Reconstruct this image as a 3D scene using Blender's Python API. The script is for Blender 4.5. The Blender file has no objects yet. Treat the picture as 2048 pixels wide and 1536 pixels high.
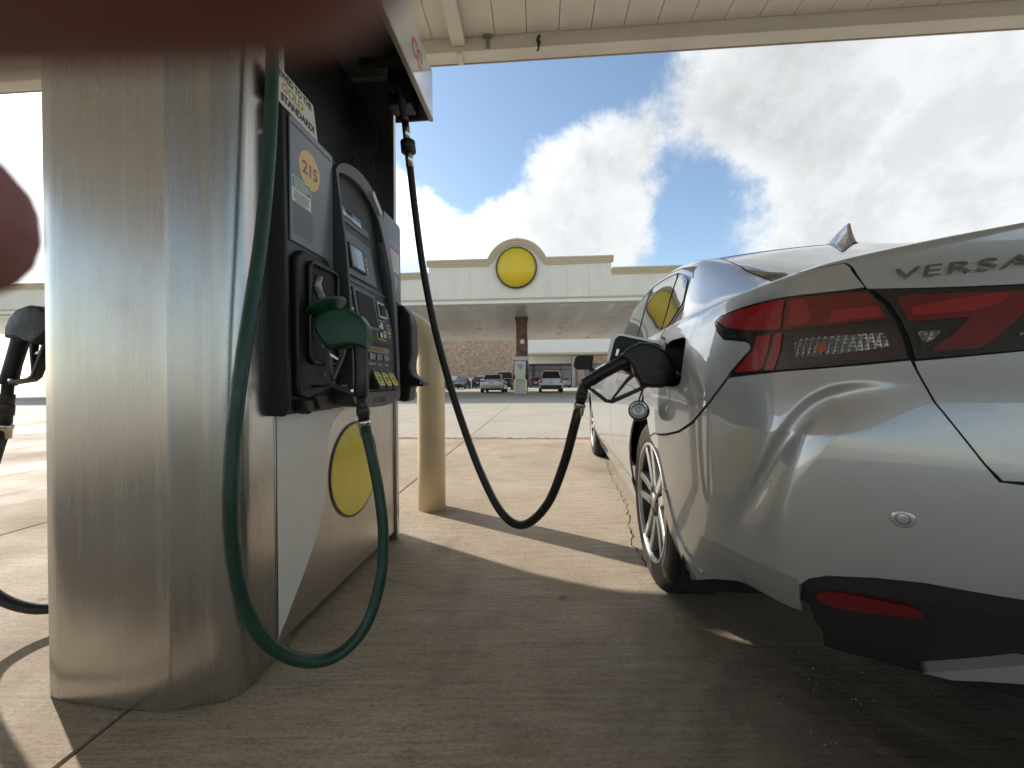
import bpy, bmesh, math, random
import numpy as np
from mathutils import Vector, Matrix
random.seed(7); rng = np.random.default_rng(7)
scene = bpy.context.scene
R = math.radians
# ------------------------------------------------------------------ camera
CAM_H = 0.78
cam_d = bpy.data.cameras.new('camera'); cam = bpy.data.objects.new('camera', cam_d)
scene.collection.objects.link(cam); scene.camera = cam
cam_d.sensor_fit = 'HORIZONTAL'; cam_d.sensor_width = 36.0; cam_d.lens = 36.0 * 770 / 2048
cam_d.clip_start = 0.004; cam_d.clip_end = 3000
cam.matrix_world = (Matrix.Translation((0, 0, CAM_H)) @ Matrix.Rotation(R(90) - 3 / 770, 4, 'X')
                    @ Matrix.Rotation(R(-0.46), 4, 'Z'))
cam_d.dof.use_dof = True; cam_d.dof.focus_distance = 1.25; cam_d.dof.aperture_fstop = cam_d.lens / 1.6
# ------------------------------------------------------------------ sun, sky, exposure
SUN_EL, SUN_AZ = R(29), (-0.839, 0.545)         # azimuth as a unit xy vector towards the sun
sd = bpy.data.lights.new('sun', 'SUN'); sd.energy = 2.8; sd.angle = R(0.9); sd.color = (1.0, 0.93, 0.82)
sun = bpy.data.objects.new('sun', sd); scene.collection.objects.link(sun)
to_sun = Vector((SUN_AZ[0] * math.cos(SUN_EL), SUN_AZ[1] * math.cos(SUN_EL), math.sin(SUN_EL)))
sun.rotation_euler = to_sun.to_track_quat('Z', 'Y').to_euler()
scene.view_settings.view_transform = 'Standard'; scene.view_settings.look = 'None'
scene.view_settings.exposure = 0.90; scene.view_settings.gamma = 1.0
scene.view_settings.use_curve_mapping = False
cy = scene.cycles
cy.max_bounces = 6; cy.diffuse_bounces = 4; cy.glossy_bounces = 3; cy.transmission_bounces = 4
cy.use_denoising = True; cy.caustics_reflective = False; cy.caustics_refractive = False
cy.sample_clamp_indirect = 6.0; cy.use_adaptive_sampling = True; cy.adaptive_threshold = 0.025

world = bpy.data.worlds.new('World'); scene.world = world; world.use_nodes = True
def build_world():
    nt = world.node_tree; N, L = nt.nodes, nt.links; N.clear()
    def node(t, **kw):
        n = N.new(t)
        for k, v in kw.items(): setattr(n, k, v)
        return n
    def m(op, a, b=None, c=None, clamp=False):
        n = node('ShaderNodeMath', operation=op, use_clamp=clamp)
        for i, x in enumerate((a, b, c)):
            if x is None: continue
            if isinstance(x, (int, float)): n.inputs[i].default_value = x
            else: L.new(x, n.inputs[i])
        return n.outputs[0]
    def smooth(x, lo, hi, a=0.0, b=1.0):
        n = node('ShaderNodeMapRange', interpolation_type='SMOOTHSTEP')
        L.new(x, n.inputs[0])
        for i, q in enumerate((lo, hi, a, b)): n.inputs[i + 1].default_value = q
        return n.outputs[0]
    tc = node('ShaderNodeTexCoord'); D = tc.outputs['Generated']
    sky = node('ShaderNodeTexSky', sky_type='NISHITA', sun_disc=False)
    sky.sun_elevation = SUN_EL; sky.sun_rotation = math.atan2(SUN_AZ[0], SUN_AZ[1])
    sky.air_density = 1.0; sky.dust_density = 0.6; sky.ozone_density = 1.6
    def noise(scale, detail=6, rough=0.55, dist=0.0, off=(0, 0, 0)):
        mp = node('ShaderNodeMapping'); mp.inputs['Location'].default_value = off
        L.new(D, mp.inputs[0])
        n = node('ShaderNodeTexNoise'); n.inputs['Scale'].default_value = scale
        n.inputs['Detail'].default_value = detail; n.inputs['Roughness'].default_value = rough
        n.inputs['Distortion'].default_value = dist
        L.new(mp.outputs[0], n.inputs['Vector']); return n.outputs[0]
    n1 = noise(3.4, 6, 0.60, 0.12, (3.1, 1.7, 0.4))
    n2 = noise(10.5, 5, 0.64, 0.15, (0.3, 5.7, 2.4))
    n3 = noise(2.2, 2, 0.5, 0.0, (7.3, 2.7, 9.4))
    # cloud cover: the same broken cumulus everywhere, plus the banks and gaps where they stand
    dens = m('ADD', m('MULTIPLY', m('SUBTRACT', n1, 0.5), 1.9), m('MULTIPLY', m('SUBTRACT', n2, 0.5), 1.0))
    dens = m('ADD', dens, 0.02)
    def blob(px, py, r0, r1, amt):
        nonlocal dens
        d = Vector(((px - 1024) / 770, 1.0, (765 - py) / 770)).normalized()
        dp = node('ShaderNodeVectorMath', operation='DOT_PRODUCT')
        L.new(D, dp.inputs[0]); dp.inputs[1].default_value = d
        b = smooth(dp.outputs['Value'], math.cos(r1), math.cos(r0), 0.0, amt)
        dens = m('ADD', dens, b)
    for b in BLOBS: blob(*b)
    mask = smooth(dens, -0.13, 0.42)
    sep = node('ShaderNodeSeparateXYZ'); L.new(D, sep.inputs[0])
    # cloud brightness: grey cores where the cloud is thick, bright edges
    core = smooth(dens, 0.15, 1.0)
    shade = m('MULTIPLY', core, smooth(n3, 0.36, 0.66, 0.25, 1.0))
    puff = smooth(n2, 0.36, 0.62)
    br = m('SUBTRACT', 5.0, m('MULTIPLY', shade, 1.2))
    br = m('ADD', br, m('MULTIPLY', m('SUBTRACT', puff, 0.5), 0.9))
    # clouds glow brighter round the sun
    ds = node('ShaderNodeVectorMath', operation='DOT_PRODUCT'); L.new(D, ds.inputs[0]); ds.inputs[1].default_value = to_sun
    br = m('MULTIPLY', br, smooth(ds.outputs['Value'], 0.45, 1.0, 1.0, 3.0))
    cc = node('ShaderNodeCombineColor')
    L.new(m('MULTIPLY', br, 0.955), cc.inputs[0]); L.new(m('MULTIPLY', br, 0.985), cc.inputs[1]); L.new(m('MULTIPLY', br, 1.0), cc.inputs[2])
    mx = node('ShaderNodeMix', data_type='RGBA')
    L.new(mask, mx.inputs[0]); L.new(cc.outputs[0], mx.inputs[7])
    tint = node('ShaderNodeMix', data_type='RGBA', blend_type='MULTIPLY'); tint.inputs[0].default_value = 1
    L.new(sky.outputs[0], tint.inputs[6]); tint.inputs[7].default_value = (SKYMUL * 1.02, SKYMUL, SKYMUL * 0.93, 1)
    L.new(tint.outputs[2], mx.inputs[6])
    bg = node('ShaderNodeBackground'); bg.inputs[1].default_value = 0.10
    out = node('ShaderNodeOutputWorld')
    L.new(mx.outputs[2], bg.inputs[0]); L.new(bg.outputs[0], out.inputs[0])
SKYMUL = 1.25
BLOBS = [  # pixel of the direction, inner and outer angular radius, density added
    (1130, 420, 0.05, 0.24, 0.50), (1225, 270, 0.02, 0.13, 0.34), (1010, 500, 0.03, 0.14, 0.35),
    (1850, 330, 0.20, 0.42, 0.60), (1500, 190, 0.05, 0.20, 0.30), (850, 440, 0.02, 0.13, 0.32),
    (1065, 200, 0.01, 0.06, 0.14), (-60, 350, 0.15, 0.45, 0.45),
    (950, 230, 0.06, 0.26, -0.55), (1440, 440, 0.04, 0.16, -0.50), (1180, 140, 0.04, 0.17, -0.50),
    (1400, 330, 0.02, 0.10, -0.22), (890, 330, 0.02, 0.10, -0.25)]
build_world()
world.cycles.sampling_method = 'MANUAL'; world.cycles.sample_map_resolution = 512
# ------------------------------------------------------------------ helpers
def mat(name, col, rough=0.5, metal=0.0, coat=0.0, noise=0.0, nscale=20.0, bump=0.0, bscale=80.0, stretch=(1, 1, 1),
        col2=None, spec=0.5, emit=None, estr=1.0, rvar=0.0, trans=0.0, coat_rough=0.03, alpha=1.0):
    mt = bpy.data.materials.get(name)
    if mt: return mt
    mt = bpy.data.materials.new(name); mt.use_nodes = True
    nt = mt.node_tree; b = nt.nodes['Principled BSDF']; L = nt.links
    b.inputs['Base Color'].default_value = (*col, 1); b.inputs['Roughness'].default_value = rough
    b.inputs['Metallic'].default_value = metal; b.inputs['Coat Weight'].default_value = coat
    b.inputs['Coat Roughness'].default_value = coat_rough
    b.inputs['Specular IOR Level'].default_value = spec; b.inputs['Transmission Weight'].default_value = trans
    b.inputs['Alpha'].default_value = alpha
    if emit: b.inputs['Emission Color'].default_value = (*emit, 1); b.inputs['Emission Strength'].default_value = estr
    if noise or bump or rvar:
        tc = nt.nodes.new('ShaderNodeTexCoord'); mp = nt.nodes.new('ShaderNodeMapping')
        mp.inputs['Scale'].default_value = stretch; L.new(tc.outputs['Object'], mp.inputs[0])
    if noise:
        n = nt.nodes.new('ShaderNodeTexNoise'); n.inputs['Scale'].default_value = nscale; n.inputs['Detail'].default_value = 7
        n.inputs['Roughness'].default_value = 0.62
        L.new(mp.outputs[0], n.inputs['Vector'])
        c2 = col2 or tuple(c * (1 - noise) for c in col)
        mr = nt.nodes.new('ShaderNodeMapRange'); mr.inputs[1].default_value = 0.32; mr.inputs[2].default_value = 0.68
        L.new(n.outputs[0], mr.inputs[0])
        mx = nt.nodes.new('ShaderNodeMix'); mx.data_type = 'RGBA'
        L.new(mr.outputs[0], mx.inputs[0]); mx.inputs[6].default_value = (*c2, 1); mx.inputs[7].default_value = (*col, 1)
        L.new(mx.outputs[2], b.inputs['Base Color'])
    if rvar:
        n = nt.nodes.new('ShaderNodeTexNoise'); n.inputs['Scale'].default_value = nscale * 0.7; n.inputs['Detail'].default_value = 6
        L.new(mp.outputs[0], n.inputs['Vector'])
        mr = nt.nodes.new('ShaderNodeMapRange'); mr.inputs[1].default_value = 0.3; mr.inputs[2].default_value = 0.7
        mr.inputs[3].default_value = max(0.02, rough - rvar); mr.inputs[4].default_value = rough + rvar
        L.new(n.outputs[0], mr.inputs[0]); L.new(mr.outputs[0], b.inputs['Roughness'])
    if bump:
        n = nt.nodes.new('ShaderNodeTexNoise'); n.inputs['Scale'].default_value = bscale; n.inputs['Detail'].default_value = 5
        L.new(mp.outputs[0], n.inputs['Vector'])
        bp = nt.nodes.new('ShaderNodeBump'); bp.inputs['Strength'].default_value = bump; bp.inputs['Distance'].default_value = 0.01
        L.new(n.outputs[0], bp.inputs['Height']); L.new(bp.outputs[0], b.inputs['Normal'])
    return mt

class MB:
    """collects boxes, prisms, tubes and turned shapes into one mesh"""
    def __init__(s): s.v = []; s.f = []; s.sm = []
    def add(s, vs, fs, smooth=False):
        o = len(s.v); s.v += [tuple(map(float, p)) for p in vs]
        for f in fs: s.f.append(tuple(i + o for i in f)); s.sm.append(smooth)
        return s
    def box(s, x0, x1, y0, y1, z0, z1, M=None):
        vs = [Vector((x, y, z)) for z in (z0, z1) for y in (y0, y1) for x in (x0, x1)]
        if M is not None: vs = [M @ p for p in vs]
        return s.add(vs, [(0, 2, 3, 1), (4, 5, 7, 6), (0, 1, 5, 4), (2, 6, 7, 3), (0, 4, 6, 2), (1, 3, 7, 5)])
    def prism(s, poly, lo, hi, axis='x', M=None, smooth=False):
        """poly in the plane normal to axis: x -> (y,z), y -> (x,z), z -> (x,y)"""
        n = len(poly)
        def mk(a, b, h): return {'x': (h, a, b), 'y': (a, h, b), 'z': (a, b, h)}[axis]
        vs = [Vector(mk(a, b, lo)) for a, b in poly] + [Vector(mk(a, b, hi)) for a, b in poly]
        if M is not None: vs = [M @ p for p in vs]
        s.add(vs, [tuple(range(n)), tuple(range(2 * n - 1, n - 1, -1))])
        s.add(vs, [(i, (i + 1) % n, n + (i + 1) % n, n + i) for i in range(n)], smooth)
        return s
    def tube(s, pts, r, seg=12, cap=True, smooth=True):
        pts = [Vector(p) for p in pts]; n = len(pts)
        rr = r if isinstance(r, (list, tuple)) else [r] * n
        vs = []; up = None
        for i, p in enumerate(pts):
            t = (pts[min(i + 1, n - 1)] - pts[max(i - 1, 0)]).normalized()
            if up is None:
                up = t.orthogonal().normalized()
            else:
                up = (up - t * up.dot(t)).normalized()
            w = t.cross(up)
            for k in range(seg):
                a = 2 * math.pi * k / seg
                vs.append(p + (up * math.cos(a) + w * math.sin(a)) * rr[i])
        fs = [(i * seg + k, i * seg + (k + 1) % seg, (i + 1) * seg + (k + 1) % seg, (i + 1) * seg + k)
              for i in range(n - 1) for k in range(seg)]
        s.add(vs, fs, smooth)
        if cap:
            s.add(vs[:seg], [tuple(range(seg - 1, -1, -1))]); s.add(vs[-seg:], [tuple(range(seg))])
        return s
    def lathe(s, prof, M=None, seg=24, smooth=True, cap=True):
        """prof: list of (radius, height) turned about local z"""
        vs = []
        for r, h in prof:
            for k in range(seg):
                a = 2 * math.pi * k / seg; vs.append(Vector((r * math.cos(a), r * math.sin(a), h)))
        if M is not None: vs = [M @ p for p in vs]
        n = len(prof)
        s.add(vs, [(i * seg + k, i * seg + (k + 1) % seg, (i + 1) * seg + (k + 1) % seg, (i + 1) * seg + k)
                   for i in range(n - 1) for k in range(seg)], smooth)
        if cap:
            s.add(vs[:seg], [tuple(range(seg - 1, -1, -1))]); s.add(vs[-seg:], [tuple(range(seg))])
        return s
    def build(s, name, m, parent=None, bevel=0.0, bseg=2, angle=35, auto=None):
        me = bpy.data.meshes.new(name); me.from_pydata(s.v, [], s.f)
        me.polygons.foreach_set('use_smooth', s.sm); me.update()
        bm = bmesh.new(); bm.from_mesh(me)
        bmesh.ops.remove_doubles(bm, verts=bm.verts, dist=1e-5)
        bmesh.ops.recalc_face_normals(bm, faces=bm.faces)
        bm.to_mesh(me); bm.free()
        o = link(name, me, m, parent)
        if bevel:
            md = o.modifiers.new('bevel', 'BEVEL'); md.width = bevel; md.segments = bseg; md.limit_method = 'ANGLE'
            md.angle_limit = R(angle); md.harden_normals = False
            for p in me.polygons: p.use_smooth = True
            me.set_sharp_from_angle(angle=R(50))
        elif auto:
            for p in me.polygons: p.use_smooth = True
            me.set_sharp_from_angle(angle=R(auto))
        return o
def link(name, data, m=None, parent=None):
    o = bpy.data.objects.new(name, data); scene.collection.objects.link(o)
    if m is not None and data is not None: data.materials.append(m)
    if parent is not None: o.parent = parent
    return o
def thing(name, label, cat, loc=(0, 0, 0), rz=0.0, group=None):
    o = bpy.data.objects.new(name, None); scene.collection.objects.link(o)
    o.location = loc; o.rotation_euler = (0, 0, rz); o.empty_display_size = 0.1
    return tag(o, label, cat, group)
def tag(o, label=None, cat=None, group=None, kind=None):
    for k, v in (('label', label), ('category', cat), ('group', group), ('kind', kind)):
        if v: o[k] = v
    return o
def copy_tree(o, parent=None):
    c = o.copy(); scene.collection.objects.link(c); c.parent = parent
    for ch in [x for x in o.children]: copy_tree(ch, c)
    return c
def spline(pts, n=8):
    """Catmull-Rom through the points"""
    p = [Vector(q) for q in pts]; p = [2 * p[0] - p[1]] + p + [2 * p[-1] - p[-2]]
    out = []
    for i in range(1, len(p) - 2):
        for k in range(n):
            t = k / n; a, b, c, d = p[i - 1], p[i], p[i + 1], p[i + 2]
            out.append(0.5 * ((2 * b) + (c - a) * t + (2 * a - 5 * b + 4 * c - d) * t * t + (3 * b - a - 3 * c + d) * t ** 3))
    out.append(p[-2]); return out
def frame(loc, xdir, ydir):
    """matrix with local x, y along the given directions (z = x cross y)"""
    x = Vector(xdir).normalized(); y = Vector(ydir); y = (y - x * y.dot(x)).normalized(); z = x.cross(y)
    M = Matrix((x, y, z)).transposed().to_4x4(); M.translation = Vector(loc); return M
def text(name, body, size, m, parent, M, depth=0.0, spacing=1.0, shear=0.0, xs=1.0, bold=0.0, align='CENTER'):
    cu = bpy.data.curves.new(name, 'FONT'); cu.body = body; cu.size = size; cu.extrude = depth
    cu.align_x = align; cu.align_y = 'CENTER'; cu.space_character = spacing; cu.shear = shear; cu.offset = bold
    t = bpy.data.objects.new('tmp_text', cu); me = bpy.data.meshes.new_from_object(t)
    bpy.data.objects.remove(t); bpy.data.curves.remove(cu)
    me.transform(M @ Matrix.Diagonal((xs, 1, 1, 1)))
    me.materials.clear(); return link(name, me, m, parent)
def rrect(x0, x1, y0, y1, r, n=5):
    out = []
    for cx, cyy, a0 in ((x1 - r, y1 - r, 0), (x0 + r, y1 - r, 90), (x0 + r, y0 + r, 180), (x1 - r, y0 + r, 270)):
        for k in range(n + 1):
            a = R(a0 + 90 * k / n); out.append((cx + r * math.cos(a), cyy + r * math.sin(a)))
    return out
# ================================================================== the setting
CY = R(-3.8)                                   # the forecourt grid and the store stand turned by this angle
GM = Matrix.Rotation(CY, 4, 'Z')
def g(x, y): v = GM @ Vector((x, y, 0)); return v.x, v.y
# ---- concrete
def concrete(name, col, dark, stain, bump=0.35, joints=False):
    mt = bpy.data.materials.new(name); mt.use_nodes = True; nt = mt.node_tree; N, L = nt.nodes, nt.links
    b = N['Principled BSDF']
    geo = N.new('ShaderNodeNewGeometry'); P = geo.outputs['Position']
    def noise(scale, st=(1, 1, 1), det=8, ro=0.6, dist=0.0):
        mp = N.new('ShaderNodeMapping'); mp.inputs['Scale'].default_value = st; mp.inputs['Rotation'].default_value = (0, 0, -CY)
        L.new(P, mp.inputs[0]); n = N.new('ShaderNodeTexNoise'); n.inputs['Scale'].default_value = scale
        n.inputs['Detail'].default_value = det; n.inputs['Roughness'].default_value = ro; n.inputs['Distortion'].default_value = dist
        L.new(mp.outputs[0], n.inputs['Vector']); return n.outputs[0]
    def rng_(x, a, c, lo=0, hi=1):
        r = N.new('ShaderNodeMapRange'); L.new(x, r.inputs[0])
        for i, q in enumerate((a, c, lo, hi)): r.inputs[i + 1].default_value = q
        return r.outputs[0]
    def mix(fac, a, c):
        mxn = N.new('ShaderNodeMix'); mxn.data_type = 'RGBA'; L.new(fac, mxn.inputs[0])
        for i, q in ((6, a), (7, c)):
            if isinstance(q, tuple): mxn.inputs[i].default_value = (*q, 1)
            else: L.new(q, mxn.inputs[i])
        return mxn.outputs[2]
    broom = noise(9, (0.35, 9, 1), 4, 0.65)
    fine = noise(150, (0.45, 1, 1), 3, 0.75)
    pit = noise(420, (0.8, 1, 1), 2, 0.6); mid = noise(26, (0.3, 1.4, 1), 4, 0.7)
    big = noise(0.8, (1, 1, 1), 5, 0.62, 0.4)
    oil_shade = noise(1.7, (0.9, 1, 1), 5, 0.6, 0.8)
    c = mix(rng_(broom, 0.36, 0.64), dark, col)
    c = mix(rng_(mid, 0.52, 0.34, 0, 0.55), c, tuple(q * 0.72 for q in dark))
    c = mix(rng_(fine, 0.50, 0.72, 0, 0.55), c, tuple(q * 1.25 for q in col))
    c = mix(rng_(fine, 0.47, 0.30, 0, 0.7), c, tuple(q * 0.45 for q in dark))
    c = mix(rng_(pit, 0.36, 0.28, 0, 0.8), c, tuple(q * 0.25 for q in dark))
    c = mix(rng_(big, 0.40, 0.70, 0, 0.72), c, stain)
    c = mix(rng_(oil_shade, 0.56, 0.70, 0, 0.38), c, tuple(q * 0.55 for q in stain))
    # gum and drip spots, faint tyre tracks
    vo = N.new('ShaderNodeTexVoronoi'); vo.inputs['Scale'].default_value = 4.2; L.new(P, vo.inputs['Vector'])
    vc = N.new('ShaderNodeSeparateColor'); L.new(vo.outputs['Color'], vc.inputs[0])
    spot = N.new('ShaderNodeMath'); spot.operation = 'MULTIPLY'; L.new(rng_(vo.outputs['Distance'], 0.10, 0.055, 0, 1), spot.inputs[0]); L.new(rng_(vc.outputs[0], 0.62, 0.72, 0, 0.5), spot.inputs[1])
    c = mix(spot.outputs[0], c, tuple(q * 0.35 for q in stain))
    trk = noise(2.2, (1.6, 0.06, 1), 4, 0.6, 0.6)
    c = mix(rng_(trk, 0.56, 0.72, 0, 0.18), c, tuple(q * 0.5 for q in stain))
    # shade under the car's rear painted into the concrete colour, with a noisy edge
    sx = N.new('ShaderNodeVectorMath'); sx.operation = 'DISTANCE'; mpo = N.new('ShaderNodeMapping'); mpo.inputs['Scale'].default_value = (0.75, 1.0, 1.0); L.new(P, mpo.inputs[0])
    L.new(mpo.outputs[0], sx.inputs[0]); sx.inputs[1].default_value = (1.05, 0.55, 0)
    sm_ = N.new('ShaderNodeMath'); sm_.operation = 'ADD'; L.new(sx.outputs['Value'], sm_.inputs[0]); L.new(rng_(oil_shade, 0.3, 0.7, -0.35, 0.35), sm_.inputs[1])
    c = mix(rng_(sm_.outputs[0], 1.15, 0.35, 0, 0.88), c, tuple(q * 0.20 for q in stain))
    L.new(c, b.inputs['Base Color'])
    L.new(rng_(big, 0.3, 0.7, 0.62, 0.9), b.inputs['Roughness'])
    b.inputs['Specular IOR Level'].default_value = 0.35
    ad = N.new('ShaderNodeMath'); ad.operation = 'ADD'; L.new(broom, ad.inputs[0])
    sc2 = N.new('ShaderNodeMath'); sc2.operation = 'MULTIPLY'; sc2.inputs[1].default_value = 0.6; L.new(fine, sc2.inputs[0]); L.new(sc2.outputs[0], ad.inputs[1])
    bp = N.new('ShaderNodeBump'); bp.inputs['Strength'].default_value = bump; bp.inputs['Distance'].default_value = 0.006
    L.new(ad.outputs[0], bp.inputs['Height']); L.new(bp.outputs[0], b.inputs['Normal'])
    return mt
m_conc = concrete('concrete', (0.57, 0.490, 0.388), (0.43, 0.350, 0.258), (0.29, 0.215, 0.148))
m_conc2 = concrete('concrete_drive', (0.53, 0.475, 0.395), (0.44, 0.39, 0.32), (0.38, 0.335, 0.272))
m_joint = mat('joint_filler', (0.035, 0.030, 0.026), 0.9)
# ground sheet reaches the horizon; slabs lie on it with open joints
o = MB().add([(-900, -900, -0.012), (900, -900, -0.012), (900, 900, -0.012), (-900, 900, -0.012)], [(0, 1, 2, 3)]).build('ground', m_joint)
tag(o, kind='structure'); ground = o
far = MB()
for x0, x1, y0, y1 in ((-900, 900, 18.03, 900), (-900, -13.0, -900, 18.03), (13.0, 900, -900, 18.03), (-13, 13, -900, -8.0)):
    pts = [g(x0, y0), g(x1, y0), g(x1, y1), g(x0, y1)]
    far.add([(a, b_, -0.004) for a, b_ in pts], [(0, 1, 2, 3)])
o = far.build('outer_paving', m_conc2, ground)
XS = [-13.0] + [-0.99 + 1.83 * k for k in range(-6, 8)]; XS[-1] = 13.0
YS = [-8.0, -4.4, -0.9 - 1.2, 1.58 + 0.3 - 0.05, 5.28, 9.2, 13.5, 18.0]
YS = [-8.0, -4.3, 0.40, 5.28, 9.2, 13.5, 18.03]
for j in range(len(YS) - 1):
    for i in range(len(XS) - 1):
        if YS[j] < 5 and abs(XS[i] - 0.84) < 0.01: continue
        xe = XS[i + 2] if YS[j] < 5 and abs(XS[i + 1] - 0.84) < 0.01 else XS[i + 1]
        gx = 0.004; x0, x1, y0, y1 = XS[i] + gx, xe - gx, YS[j] + gx, YS[j + 1] - gx
        if j in (1, 2) and abs((XS[i] + XS[i + 1]) / 2) > 1e9: continue
        top = -random.uniform(0, 0.0012)
        mb = MB(); q = [g(x0, y0), g(x1, y0), g(x1, y1), g(x0, y1)]
        e = 0.004; q2 = [g(x0 + e, y0 + e), g(x1 - e, y0 + e), g(x1 - e, y1 - e), g(x0 + e, y1 - e)]
        mb.add([(a, b_, -0.02) for a, b_ in q] + [(a, b_, top - 0.004) for a, b_ in q] + [(a, b_, top) for a, b_ in q2],
               [(8, 9, 10, 11)] + [(k, (k + 1) % 4, 4 + (k + 1) % 4, 4 + k) for k in range(4)] + [(4 + k, 4 + (k + 1) % 4, 8 + (k + 1) % 4, 8 + k) for k in range(4)])
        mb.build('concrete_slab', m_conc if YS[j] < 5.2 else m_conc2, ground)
# cracks in the slabs
m_crack = mat('crack', (0.03, 0.024, 0.018), 0.95)
def crack(pts, w):
    mb = MB(); P = []
    for i in range(len(pts) - 1):
        a, c = Vector(pts[i]), Vector(pts[i + 1]); n = max(2, int((c - a).length / 0.035))
        for k in range(n): P.append(a.lerp(c, k / n))
    P.append(Vector(pts[-1])); vs = []
    for i, p in enumerate(P):
        t = (P[min(i + 1, len(P) - 1)] - P[max(i - 1, 0)]).normalized(); nn = Vector((-t.y, t.x))
        p = p + nn * random.uniform(-1, 1) * 0.012
        ww = w * random.uniform(0.15, 1.0); vs += [(p.x + nn.x * ww, p.y + nn.y * ww, 0.0012), (p.x - nn.x * ww, p.y - nn.y * ww, 0.0012)]
    mb.add(vs, [(2 * i, 2 * i + 1, 2 * i + 3, 2 * i + 2) for i in range(len(P) - 1)])
    mb.build('crack', m_crack, ground)
crack([(0.93, 3.85), (0.80, 3.1), (0.74, 2.55), (0.66, 2.2), (0.57, 1.83), (0.56, 1.62)], 0.0040)
crack([(-0.62, 1.60), (-0.30, 1.43), (0.0, 1.40), (0.22, 1.375), (0.42, 1.33)], 0.0011)
# worn red kerb line with flecks of white lettering
m_red = mat('worn_red_paint', (0.30, 0.085, 0.06), 0.8, noise=1.0, nscale=5, col2=(0.42, 0.34, 0.27))
mb = MB(); pts = [g(-7, 5.31), g(2.4, 5.31), g(2.4, 5.46), g(-7, 5.46)]
mb.add([(a, b_, 0.004) for a, b_ in pts], [(0, 1, 2, 3)])
o = mb.build('red_paint_line', m_red, ground)
m_wp = mat('worn_white_paint', (0.62, 0.58, 0.50), 0.8, noise=0.4, nscale=12)
for x in (-1.45, -1.25, -0.5, -0.36, -0.22, 0.02, 0.16, 0.30):
    mb = MB(); w = random.uniform(0.05, 0.10); pts = [g(x, 5.335), g(x + w, 5.335), g(x + w, 5.425), g(x, 5.425)]
    mb.add([(a, b_, 0.0075) for a, b_ in pts], [(0, 1, 2, 3)]); mb.build('paint_fleck', m_wp, ground)
# pebbles and grit on the slabs
mb = MB()
ico = [Vector(p).normalized() for p in ((0, -.5, .8), (0, .5, .8), (0, -.5, -.8), (0, .5, -.8), (.8, 0, -.5), (.8, 0, .5), (-.8, 0, -.5), (-.8, 0, .5), (-.5, .8, 0), (.5, .8, 0), (-.5, -.8, 0), (.5, -.8, 0))]
icf = [(0, 5, 1), (0, 1, 7), (2, 3, 4), (2, 6, 3), (4, 9, 5), (4, 5, 11), (6, 7, 8), (6, 10, 7), (8, 9, 3), (8, 1, 9), (10, 2, 11), (10, 11, 0), (0, 11, 5), (0, 7, 10), (1, 5, 9), (1, 8, 7), (2, 4, 11), (2, 10, 6), (3, 9, 4), (3, 6, 8)]
def pebbles(n, cx, cyy, sx, sy, r0, r1):
    for _ in range(n):
        x, y = random.gauss(cx, sx), random.gauss(cyy, sy); r = random.uniform(r0, r1) * random.random() ** 0.6 + 0.0006
        s = [random.uniform(0.6, 1.2) for _ in ico]
        mb.add([(x + p.x * r * q, y + p.y * r * q, r * 0.4 + p.z * r * q * 0.7) for p, q in zip(ico, s)], icf)
pebbles(70, -0.08, 0.86, 0.10, 0.05, 0.0008, 0.0032); pebbles(60, -0.25, 1.0, 0.35, 0.2, 0.0005, 0.0022)
pebbles(160, 0.62, 1.02, 0.16, 0.10, 0.0006, 0.0026); pebbles(120, 0.1, 1.6, 0.5, 0.5, 0.0005, 0.0018)
o = mb.build('pebbles', mat('pebble', (0.42, 0.37, 0.31), 0.85, noise=0.5, nscale=40))
tag(o, 'pale grit and small stones scattered on the concrete', 'grit', kind='stuff')

# ================================================================== the fuel canopy overhead
m_soff = mat('soffit_paint', (0.63, 0.60, 0.54), 0.5, noise=0.10, nscale=2.5)
m_fasc = mat('fascia_paint', (0.66, 0.63, 0.57), 0.5, noise=0.16, nscale=3, stretch=(0.4, 1, 2.5))
can = thing('fuel_canopy', 'cream canopy with board soffit overhead, its edge crossing the sky', 'canopy', (0, 0, 0), CY)
CX0, CX1, CY0, CY1, CZ = -12.0, 7.4, -9.5, 4.52, 4.86
w = 0.372; x = CX0; plank = None
while x < CX1 - 0.01:
    if plank is None:
        mb = MB(); mb.box(0.003, w - 0.003, CY0, CY1 - 0.002, CZ, CZ + 0.03); plank = mb.build('soffit_board', m_soff, can, bevel=0.004); p = plank
    else:
        p = plank.copy(); scene.collection.objects.link(p)
    p.location.x = x; x += w
mb = MB(); mb.box(CX0, CX1, CY0, CY1 + 0.16, CZ + 0.06, CZ + 0.5); mb.build('roof_deck', mat('roof_deck', (0.12, 0.11, 0.10), 0.8), can)
def fascia(name, x0, x1, y0, y1):
    mb = MB(); mb.box(x0, x1, y0, y1, CZ - 0.165, CZ + 0.95); return mb.build(name, m_fasc, can, bevel=0.006)
fascia('fascia', CX0, CX1, CY1, CY1 + 0.17); fascia('fascia', CX0, CX1, CY0 - 0.17, CY0)
fascia('fascia', CX0 - 0.17, CX0, CY0 - 0.17, CY1 + 0.17); fascia('fascia', CX1, CX1 + 0.17, CY0 - 0.17, CY1 + 0.17)
mb = MB(); mb.box(CX0, CX1, CY1 + 0.172, CY1 + 0.185, CZ - 0.172, CZ - 0.12); mb.build('drip_edge', mat('drip_edge', (0.40, 0.35, 0.30), 0.5), can)
mb = MB(); mb.box(-0.98, -0.82, CY0, CY1 + 0.002, CZ - 0.10, CZ - 0.004); mb.box(-0.935, -0.865, CY1 - 0.004, CY1 + 0.165, CZ - 0.19, CZ - 0.1)
mb.build('cover_strip', m_soff, can, bevel=0.006)
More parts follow.
